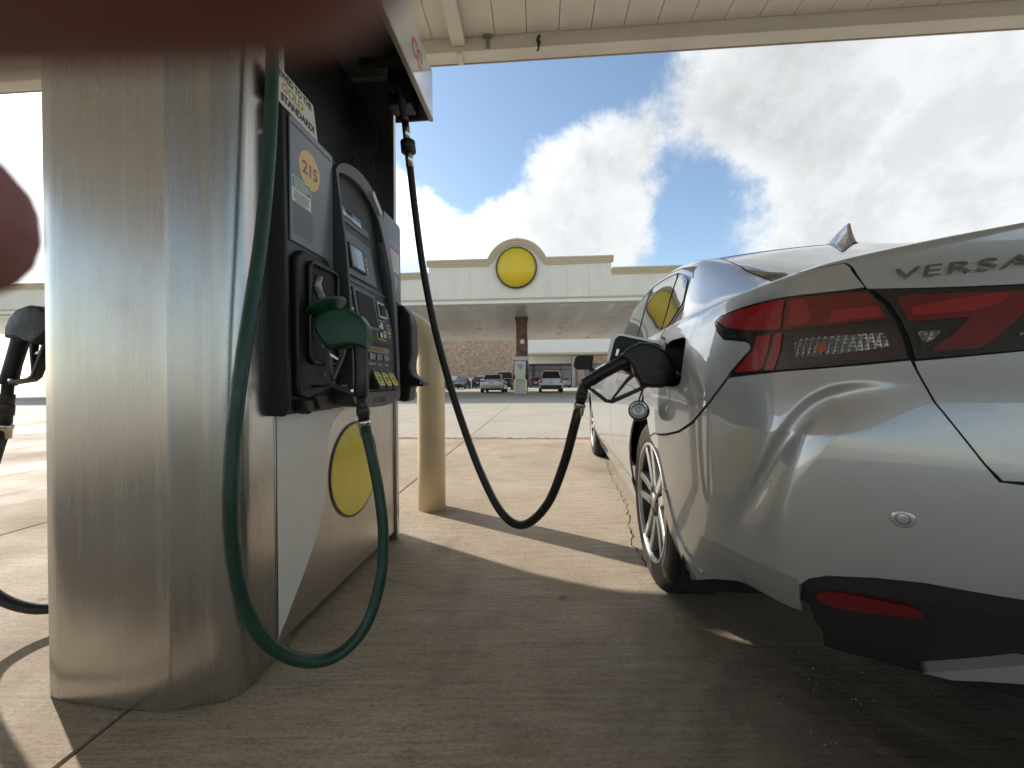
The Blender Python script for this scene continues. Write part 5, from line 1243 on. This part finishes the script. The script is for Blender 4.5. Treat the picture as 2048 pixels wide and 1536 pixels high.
door_f = [(-1.148, .20), (-1.153, .5), (-1.168, 1.0), (-1.178, 1.262), (-2.1, 1.22), (-2.28, 1.10), (-2.30, .9), (-2.28, .2)]
mirror(patch('front_door', door_f, m_car, car, .03, .025, 0))
sill = [(-.565, .195), (-.60, .03), (-2.32, .03), (-2.30, .195)]; mirror(patch('sill', sill, m_car, car, .04, .03, .004))
aF = [p for p in arc(2.62, WR, .22, 30)]
fend = [(-2.288, .2), (-2.308, .9), (-2.29, 1.10), (-2.30, 1.14), (-2.64, 1.06), (-3.25, 1.02), (-3.4, .95), (-3.35, .6), (-3.25, .3)] + [p for p in reversed(aF) if p[0] > -3.24 and p[0] < -2.47]
mirror(patch('front_fender', fend, m_car, car, .02, .02, 0))
fb = [(-3.22, .28), (-3.34, .6), (-3.39, .94), (-3.9, 1.0), (-3.9, .04), (-3.22, .04)]; mirror(patch('front_bumper', fb, m_car, car, .02, .03, 0))
# windows along the side and their black frames
m_pillar = mat('pillar_black', (0.012, 0.012, 0.013), 0.3, coat=0.4)
w1 = roundpoly([(-.37, 1.495), (-.325, 1.395), (-.47, 1.295), (-1.12, 1.283), (-1.10, 1.545), (-.60, 1.535)], .03, 3)
mirror(patch('window_frame', roundpoly([(-.355, 1.515), (-.312, 1.40), (-.45, 1.283), (-2.16, 1.245), (-1.95, 1.42), (-1.70, 1.555), (-1.1, 1.575), (-.58, 1.557)], .03, 3), m_pillar, car, .03, .02, -.004, skirt=0))
mirror(patch('side_window', [(-.585, 1.515), (-.555, 1.30), (-1.115, 1.287), (-1.105, 1.553), (-.62, 1.540)], m_gls, car, .03, .03, .001))
mirror(patch('quarter_window', roundpoly([(-.395, 1.495), (-.345, 1.398), (-.46, 1.303), (-.535, 1.30), (-.56, 1.52), (-.50, 1.525)], .02, 3), m_gls, car, .02, .02, .001))
mirror(patch('side_window', [(-1.175, 1.285), (-2.10, 1.253), (-1.92, 1.42), (-1.69, 1.535), (-1.165, 1.553)], m_gls, car, .04, .03, .001))
mirror(patch('window_trim', [(-.36, 1.522), (-.34, 1.50), (-.60, 1.5435), (-1.1, 1.5635), (-1.7, 1.5435), (-1.7, 1.558), (-1.1, 1.578), (-.58, 1.560)], mat('bright_trim', (.55, .55, .55), .2, 1.0), car, .03, .01, .003))
# ---- tail lamp on the quarter
LAMP = [(.2316, .9573), (.2463, .9664), (.2949, .9719), (.3564, .9704), (.4002, .9647), (.4527, .9535), (.5054, .9438), (.5363, .9359), (.5443, .9234), (.5608, .8977), (.5749, .8586), (.5845, .816), (.5880, .7786), (.541, .7780), (.485, .7787), (.4012, .782), (.2915, .7890), (.3188, .8227), (.3424, .8492), (.3405, .8631), (.3292, .8741), (.2687, .8967), (.2456, .9255)]
tl = patch('tail_light', LAMP, m_lblack, car, .008, .008, .001)
def lp(name, poly, m, off=.0035, r=.008, sk=.003, parent=None): return patch(name, roundpoly(poly, r, 3), m, parent or tl, .008, .008, off, skirt=sk)
lp('red_lens', [(.2385, .9570), (.2480, .9630), (.2971, .9675), (.3583, .966), (.4015, .9600), (.4015, .8830), (.3342, .8990), (.2700, .9270)], m_lred2)
lp('red_lens', [(.4065, .9590), (.4539, .9490), (.5372, .9310), (.5522, .9040), (.5635, .8660), (.5005, .8700), (.4065, .8820)], m_lred)
lp('red_step', [(.415, .951), (.440, .946), (.455, .905), (.452, .884), (.415, .887)], m_lred2, .0050, .006)
lp('red_step', [(.490, .905), (.553, .894), (.5595, .872), (.478, .876)], m_lred2, .0050, .006)
lp('side_lens', [(.302, .790), (.3475, .845), (.3500, .8790), (.3830, .8780), (.3790, .835), (.366, .7870)], m_lred2, .0030)
lp('side_ridge', [(.373, .787), (.386, .835), (.390, .8760), (.4055, .8730), (.4030, .830), (.392, .7855)], m_lred2, .0045, .004)
lp('dark_lens', [(.408, .866), (.57, .850), (.580, .81), (.583, .785), (.399, .788), (.409, .830)], m_ldark, .0030)
lp('clear_lens', [(.428, .842), (.438, .851), (.560, .836), (.569, .806), (.500, .803), (.430, .806)], m_lclr, .0044, .004)
lp('amber_bulb', [(.466, .832), (.482, .830), (.481, .812), (.467, .813)], mat('bulb_amber', (.30, .07, .02), .2, coat=1), .0062, .004)
for k in range(7): lp('lens_rib', [(.411, .862 - .0105 * k), (.425, .861 - .0105 * k), (.425, .857 - .0105 * k), (.411, .858 - .0105 * k)], m_lblack, .0050, .001)
# black notch between the lamp points
patch('lamp_notch', [(.2345, .9530), (.2375, .9560), (.2650, .9275), (.3342, .8965), (.3515, .8812), (.3500, .8500), (.3440, .8480), (.3420, .8640), (.3300, .8760), (.2695, .8990), (.2480, .9260)], m_lblack, tl, .006, .006, .0055, skirt=.004)
mirror(tl)
# ---- lamp on the trunk lid
LL = [(.5440, .9360), (.5525, .9230), (.5685, .8980), (.5825, .8590), (.5925, .8160), (.5965, .7760), (.70, .7735), (.86, .7695), (.83, .81), (.80, .84), (.82, .868), (.76, .879), (.712, .8890), (.665, .9000), (.61, .9145), (.58, .9230)]
tl2 = patch('lid_light', LL, m_lblack, car, .010, .010, .001)
lp('red_lens', [(.575, .9060), (.592, .9080), (.665, .8900), (.735, .8740), (.735, .858), (.715, .845), (.690, .810), (.670, .7865), (.612, .7880), (.640, .815), (.660, .8450), (.592, .8520)], m_lred, .0035, .008, .003, tl2)
lp('red_step', [(.592, .8800), (.640, .8840), (.700, .8800), (.690, .8640), (.66, .855), (.597, .8620)], m_lred2, .0050, .006, .003, tl2)
lp('dark_lens', [(.597, .8430), (.6430, .8380), (.622, .806), (.606, .785)], m_lblack, .0040, .004, .003, tl2)
lp('clear_lens', [(.600, .829), (.627, .825), (.617, .808), (.606, .806)], m_lclr, .0060, .003, .003, tl2)
lp('clear_lens', [(.700, .800), (.78, .850), (.79, .835), (.745, .795)], m_lclr, .0045, .003, .003, tl2)
mirror(tl2)
# ---- lettering VERSA on the lid, bent to its surface
def surf_text(body, s0, z0, size, xs, name):
    me_o = text(name, body, size, m_chrome, car, Matrix.Identity(4), .0022, 1.12, 0, xs, .0001, 'LEFT'); me = me_o.data
    co = np.empty(len(me.vertices) * 3); me.vertices.foreach_get('co', co); co = co.reshape(-1, 3)
    s = s0 + co[:, 0] / 1.0; z = z0 + co[:, 1]; v = (z - .16) / (crm(ZS_S, s) - .16); N_ = snorm(s, v)
    me.vertices.foreach_set('co', (surf(s, v) + N_ * (co[:, 2:3] + .0030)).ravel()); me.update(); return me_o
t_ = surf_text('VERSA', .568, .9610, .0285, 1.75, 'lettering')
# ---- parking sensor, reflector, lower insert, lip
def on_surf(s, v, off=0.0):
    p = surf(np.array([s]), np.array([v]))[0]; n_ = snorm(np.array([s]), np.array([v]))[0]; n_ = Vector(n_)
    up = Vector((0, 0, 1)); x_ = up.cross(n_).normalized(); y_ = n_.cross(x_); M_ = Matrix((x_, y_, n_)).transposed().to_4x4(); M_.translation = Vector(p) + n_ * off; return M_
for sgn in (1, -1):
    M_ = on_surf(.565, .4685); sn = MB().lathe([(.0155, -.004), (.0155, .0008), (.0140, .0024), (.0090, .0030)], M_, 28, cap=False).build('parking_sensor', m_car, car)
    MB().lathe([(.0090, .0028), (.0090, .0006), (.0080, .0006), (.0080, .0028)], M_, 24, cap=False).build('groove', m_gap, sn); MB().lathe([(.0080, .0027), (.0072, .0030), (0, .0031)], M_, 24, cap=False).build('face', m_car, sn)
    if sgn == -1: sn.scale.x = -1
ins = [(.4225, .285), (.4456, .312), (.4725, .330), (.5334, .345), (.5912, .353), (.683, .351), (.85, .345), (1.0, .337), (1.0, .150), (.56, .145), (.47, .190), (.425, .225), (.4165, .245)]
mirror(patch('lower_insert', ins, m_bp, car, .012, .012, -.014, skirt=0))
mirror(patch('insert_edge', [(.4470, .3040), (.4725, .3200), (.5334, .3350), (.5912, .3430), (.683, .3415), (1.0, .328), (1.0, .288), (.683, .300), (.60, .303), (.5334, .2960), (.4725, .2830), (.4400, .2660), (.4330, .2820)], m_bp, car, .010, .008, -.006, skirt=.01))
rf = [(.4537, .2740), (.4876, .2900), (.5824, .2897), (.5973, .2720), (.5546, .2605), (.4954, .2503), (.4617, .2530)]
mirror(patch('reflector', roundpoly(rf, .010, 3), mat('reflector_red', (.13, .003, .008), .25, coat=1.0), car, .006, .006, .0, skirt=.012))
lip = [(.5958, .1580), (.6438, .1940), (.6923, .2300), (1.0, .245), (1.0, .205), (.72, .2000), (.6594, .1760), (.6289, .1600)]
mirror(patch('diffuser_lip', lip, m_car, car, .008, .008, .012, skirt=.02))
# mud flap behind the rear wheel
flap = patch('mud_flap', roundpoly([sv(*q) for q in ((-.280, .445), (-.318, .440), (-.350, .365), (-.385, .290), (-.428, .238), (-.395, .214), (-.338, .216), (-.300, .262), (-.278, .34), (-.270, .41))], .012, 3), m_car, car, .008, .008, .005, skirt=.02); mirror(flap)
fp_ = [(-.288, .440), (-.315, .450), (-.345, .40), (-.375, .31), (-.420, .240), (-.385, .222), (-.345, .225), (-.325, .262), (-.305, .33), (-.292, .39)]
mb = None
# ---- wheels
m_tread = mat('tyre_tread', (0.016, 0.014, 0.013), 0.8, noise=0.5, nscale=60, bump=0.3, bscale=90)
m_side = mat('tyre_sidewall', (0.040, 0.032, 0.027), 0.62, noise=0.35, nscale=40, bump=0.1, bscale=120)
m_alloy = mat('alloy_silver', (0.50, 0.50, 0.49), 0.42, 0.55, coat=0.3, noise=0.08, nscale=20)
m_alloyd = mat('alloy_dark', (0.045, 0.045, 0.047), 0.4, 0.6)
def big_wheel(x, y, steer=0):
    """local z of the lathes becomes the outward axle direction (-x on the left)"""
    w = bpy.data.objects.new('wheel', None); scene.collection.objects.link(w); w.parent = car; w.location = (x, y, WZ)
    sgn = -1 if x < 0 else 1; My = Matrix.Rotation(R(90 * sgn), 4, 'Y')
    tp = [(.220, .093), (.228, .100), (.245, .103), (.268, .1045), (.285, .101), (.298, .094), (.307, .084)]
    ty = MB().lathe(tp, My, 72, cap=False).build('tyre', m_side, w)
    MB().lathe([(.307, .084), (.3125, .077), (.3155, .066), (.3155, .045), (.309, .0445), (.309, .0375), (.3158, .037), (.316, .005), (.309, .0045), (.309, -.0045), (.316, -.005), (.3158, -.037), (.309, -.0375), (.309, -.0445), (.3155, -.045), (.3155, -.066), (.307, -.084), (.268, -.104), (.22, -.09)], My, 72, cap=False).build('tread', m_tread, ty)
    mb = MB()                                     # shoulder blocks
    for k in range(64):
        a0 = 2 * math.pi * k / 64; a1 = a0 + 2 * math.pi / 64 * .72
        vs = [My @ Vector((r_ * math.cos(a), r_ * math.sin(a), h)) for a in (a0, a1) for r_, h in ((.3185, .046), (.3182, .066), (.3105, .084), (.300, .0945))]
        mb.add(vs, [(0, 1, 5, 4), (1, 2, 6, 5), (2, 3, 7, 6)]); mb.add([My @ Vector((r_ * math.cos(a + .02), r_ * math.sin(a + .02), h)) for a in (a0, a1) for r_, h in ((.3185, .006), (.3185, .036))], [(0, 1, 3, 2)])
    mb.build('tread_blocks', m_tread, ty)
    for r_ in (.262, .290): MB().lathe([(r_ - .002, .1030 if r_ < .27 else .0975), (r_, .1062 if r_ < .27 else .1000), (r_ + .002, .1035 if r_ < .27 else .0970)], My, 72, cap=False).build('sidewall_ring', m_side, ty)
    for k in range(3):
        MB().prism(rrect(-.018, .018, -.006, .006, .002, 2), .1045, .1058, 'z', My @ Matrix.Rotation(R(80 + 120 * k), 4, 'Z') @ Matrix.Translation((0, .252, 0))).build('sidewall_mark', m_side, ty)
    rim = MB().lathe([(.222, .094), (.2245, .1005), (.219, .1030), (.2140, .1000), (.2100, .088)], My, 72, cap=False).build('rim', m_alloy, w)
    MB().lathe([(.2100, .088), (.195, .04), (.19, -.08)], My, 60, cap=False).build('barrel', m_alloyd, rim)
    MB().lathe([(.0, .02), (.19, .02), (.195, -.02)], My, 40, cap=False).build('rim_back', m_alloyd, rim)
    MB().lathe([(.0, .036), (.15, .036), (.15, .02)], My, 40, cap=False).build('brake_disc', mat('brake_steel', (.22, .2, .18), .4, .9), rim)
    for k in range(5):
        for q in (-1, 1):
            a = R(72 * k + 14 + 0)
            Mq = My @ Matrix.Rotation(a, 4, 'Z')
            w0, w1 = .0170, .0135; c0, c1 = q * .022, q * .044
            top = [(.040, c0 - w0, .083), (.040, c0 + w0, .083), (.130, (c0 + c1) / 2 + w0 * .95, .0875), (.216, c1 + w1, .0965), (.216, c1 - w1, .0965), (.130, (c0 + c1) / 2 - w0 * .95, .0875)]
            bot = [(p[0], p[1] * 1.0, p[2] - .03) for p in top]; vs = [Mq @ Vector(p) for p in top + bot]; n_ = 6
            MB().add(vs, [(0, 5, 2, 1), (5, 4, 3, 2), tuple(range(n_, 2 * n_))] + [(i, (i + 1) % n_, n_ + (i + 1) % n_, n_ + i) for i in range(n_)]).build('spoke', m_alloy, rim, bevel=.0035)
    MB().lathe([(.062, .07), (.060, .084), (.050, .088), (.034, .088), (.032, .086)], My, 36, cap=False).build('hub', m_alloyd, rim)
    MB().lathe([(.032, .084), (.031, .0905), (.026, .0925), (0, .093)], My, 28, cap=False).build('hub_cap', m_alloy, rim)
    for k in range(4): MB().lathe([(.010, .080), (.010, .090), (.004, .0905), (0, .0905)], My @ Matrix.Rotation(R(90 * k + 20), 4, 'Z') @ Matrix.Translation((.046, 0, 0)), 6, cap=False).build('wheel_nut', m_alloyd, rim)
    return w
for sx in (-1, 1):
    big_wheel(sx * .742, 0); big_wheel(sx * .742, 2.62)
# ---- fuel pocket, open fuel door, hanging cap
pk = bpy.data.objects.new('fuel_pocket', None); scene.collection.objects.link(pk); pk.parent = car
e = np.array(dens(FUEL, .01)); Pe = surf(e[:, 0], e[:, 1]); k = len(e); inn = Pe + np.array([.075, 0, -.006]); cenp = Pe.mean(0); inn = cenp + np.array([.075, 0, -.006]) + (Pe - cenp) * .88
MB().add(Pe.tolist() + inn.tolist(), [(i, (i + 1) % k, k + (i + 1) % k, k + i) for i in range(k)] + [tuple(range(k, 2 * k))], False).build('pocket_wall', m_bp, pk)
MB().lathe([(.030, 0), (.034, .010), (.026, .014), (.024, .0)], Matrix.Translation(cenp + np.array([.055, .01, -.005])) @ Matrix.Rotation(R(-70), 4, 'Y'), 20, cap=False).build('filler_neck', m_bp, pk)
fd = bpy.data.objects.new('fuel_door', None); scene.collection.objects.link(fd); fd.parent = car
dpoly = roundpoly([(-.864, .905), (-.866, .778), (-1.035, .778), (-1.035, .905)], .028, 5); Mf = Matrix.Translation((-.862, -.262, .84)) @ Matrix.Rotation(R(0), 4, 'Z') @ Matrix.Rotation(R(14), 4, 'Y') @ Matrix.Translation((.862, 0, -.84))
MB().prism(dpoly, -.002, .0035, 'y', Mf).build('skin', m_car, fd, bevel=.0012)
dp2 = roundpoly([(-.874, .896), (-.876, .787), (-1.024, .787), (-1.024, .896)], .024, 5)
MB().prism(dp2, -.0105, -.0022, 'y', Mf).build('liner', m_bp, fd, bevel=.002)
MB().prism([(-.86, .868), (-.90, .868), (-.90, .815), (-.86, .815)], -.022, -.0106, 'y', Mf).build('hinge_arm', m_bp, fd, bevel=.003)
MB().prism([(-1.012, .85), (-1.004, .85), (-1.004, .828), (-1.012, .828)], -.018, -.0106, 'y', Mf).build('catch', m_ferr, fd)
cpp = Vector(on_surf(*sv(-.155, .742)).translation) + Vector((-.030, -.02, 0))
cp_ = bpy.data.objects.new('fuel_cap', None); scene.collection.objects.link(cp_); cp_.parent = car
Mc = Matrix.Translation((-.925, -.215, .682)) @ Matrix.Rotation(R(82), 4, 'X') @ Matrix.Rotation(R(-14), 4, 'Y')
MB().lathe([(0, -.030), (.031, -.030), (.034, -.026), (.034, .010), (.030, .014)], Mc, 28, cap=False).build('ring', m_bp, cp_)
m_cap = mat('cap_pale', (0.60, 0.60, 0.58), 0.3, 0.3, coat=0.4)
MB().lathe([(.0275, .012), (.0275, .026), (.024, .032), (.017, .034), (0, .034)], Mc, 28, cap=False).build('thread', m_cap, cp_)
for k in range(6): MB().prism(rrect(.004, .011, -.0022, .0022, .001, 2), .0338, .0345, 'z', Mc @ Matrix.Rotation(R(60 * k), 4, 'Z')).build('cap_mark', mat('mark_grey', (.3, .3, .29), .4), cp_)
MB().tube(spline([(-.875, -.29, .775), (-.91, -.25, .765), (-.925, -.222, .72), (-.92, -.205, .69)], 6), .003, 6).build('tether', m_bp, cp_)
# ---- door mirror, fin antenna
mb = MB(); mp_ = [(-.90, 1.005), (-1.03, 1.010), (-1.065, .985), (-1.070, .915), (-1.045, .885), (-.955, .880), (-.915, .905)]; K = len(mp_); vs = []
cx = sum(p[0] for p in mp_) / K; cz = sum(p[1] for p in mp_) / K
for h, s_ in ((1.745, .93), (1.752, 1.0), (1.80, .99), (1.85, .80), (1.872, .45)):
    for a, c in mp_: vs.append((cx + (a - cx) * s_, h, cz + (c - cz) * s_))
mb.add(vs, [(i * K + k_, i * K + (k_ + 1) % K, (i + 1) * K + (k_ + 1) % K, (i + 1) * K + k_) for i in range(4) for k_ in range(K)], True); mb.add(vs[-K:], [tuple(range(K))])
mr_ = mb.build('door_mirror', m_bp, car, auto=50)
MB().add([(cx + (a - cx) * .90, 1.7455, cz + (c - cz) * .90) for a, c in mp_], [tuple(range(K))]).build('mirror_glass', mat('mirror_dark', (.01, .01, .01), .25, spec=.2), mr_)  # dark reflection of the car side put into the glass colour
MB().tube([(-.93, 1.80, .90), (-.90, 1.82, .87), (-.85, 1.84, .86)], [.022, .02, .022], 10).build('mirror_arm', m_bp, mr_); mirror(mr_)
mb = MB(); fin = [(.10, .0, .055), (.13, .012, .052), (.19, .030, .044), (.235, .062, .030), (.262, .080, .014), (.285, .086, .004)]
# fin lofted along y: tail end is steep
st_f = [(.335, .006, .0), (.30, .030, .018), (.26, .034, .045), (.225, .032, .066), (.200, .026, .080), (.190, .020, .080), (.182, .024, .045), (.172, .030, .012), (.160, .026, .0)]
vs = []
for y, w_, h in st_f:
    zb_ = float(crm(ZR_Y, np.array(y))) - .004
    for t in range(9):
        a = math.pi * t / 8; vs.append((w_ * math.cos(a) * (1 if t in (0, 8) else .62 - .25 * math.sin(a)), y, zb_ + (h + .006) * math.sin(a) ** .8 if 0 < t < 8 else zb_))
mb.add(vs, [(i * 9 + k_, i * 9 + k_ + 1, (i + 1) * 9 + k_ + 1, (i + 1) * 9 + k_) for i in range(len(st_f) - 1) for k_ in range(8)], True); mb.build('fin_antenna', m_car, car)
# ================================================================== the photographer's left hand, two fingers in front of the lens
def hand_fingers():
    o = thing('hand', 'out of focus fingers of a hand at the top left, close to the lens', 'hand', (-.10, .02, CAM_H))
    m_skin = mat('skin', (0.33, 0.115, 0.10), 0.6, noise=0.12, nscale=60)
    m_skin.node_tree.nodes['Principled BSDF'].inputs['Subsurface Weight'].default_value = 0.15
    m_skin.node_tree.nodes['Principled BSDF'].inputs['Subsurface Radius'].default_value = (.006, .002, .001)
    chains = [  # finger joints relative to the camera centre, radius
        [((-.135, -.004, .018), .0115), ((-.092, .004, .030), .0100), ((-.060, .0095, .0215), .0086), ((-.030, .0101, .0163), .0070), ((-.0012, .0099, .0162), .0063)],
        [((-.138, .006, .002), .0112), ((-.108, .020, .014), .0100), ((-.084, .032, .0188), .0106), ((-.063, .0385, .0180), .0104), ((-.0522, .0400, .0176), .0098)],
        [((-.140, .006, -.018), .0110), ((-.120, .026, -.014), .0096), ((-.104, .034, -.012), .0088), ((-.092, .036, -.012), .0076)],
        [((-.140, .002, -.038), .0100), ((-.124, .018, -.038), .0085), ((-.110, .026, -.036), .0076), ((-.101, .028, -.035), .0066)],
        [((-.165, -.020, .010), .0140), ((-.140, -.040, .006), .0120), ((-.115, -.048, .004), .0105), ((-.092, -.050, .002), .0088)]]
    palm = (-.185, -.005, -.012); wrist = (-.245, -.012, -.030); arm = (-.36, -.05, -.10)
    me = bpy.data.meshes.new('hand_mesh'); V, E_, Rr = [], [], []
    def addv(p, r): V.append((p[0] + .10, p[1] - .02, p[2])); Rr.append(r); return len(V) - 1
    iw = addv(wrist, .026); ip = addv(palm, .034); E_.append((iw, ip)); ia = addv(arm, .034); E_.append((ia, iw))
    for ch in chains:
        prev = ip
        for p, r in ch: q = addv(p, r); E_.append((prev, q)); prev = q
    me.from_pydata(V, E_, []); ob = link('skin', me, m_skin, o)
    sk = ob.modifiers.new('skin', 'SKIN')
    if not me.skin_vertices: me.attributes
    for i, d in enumerate(me.skin_vertices[0].data): d.radius = (Rr[i], Rr[i]); d.use_root = (i == ip)
    sb = ob.modifiers.new('sub', 'SUBSURF'); sb.levels = 2; sb.render_levels = 2
    return o
hand_fingers()
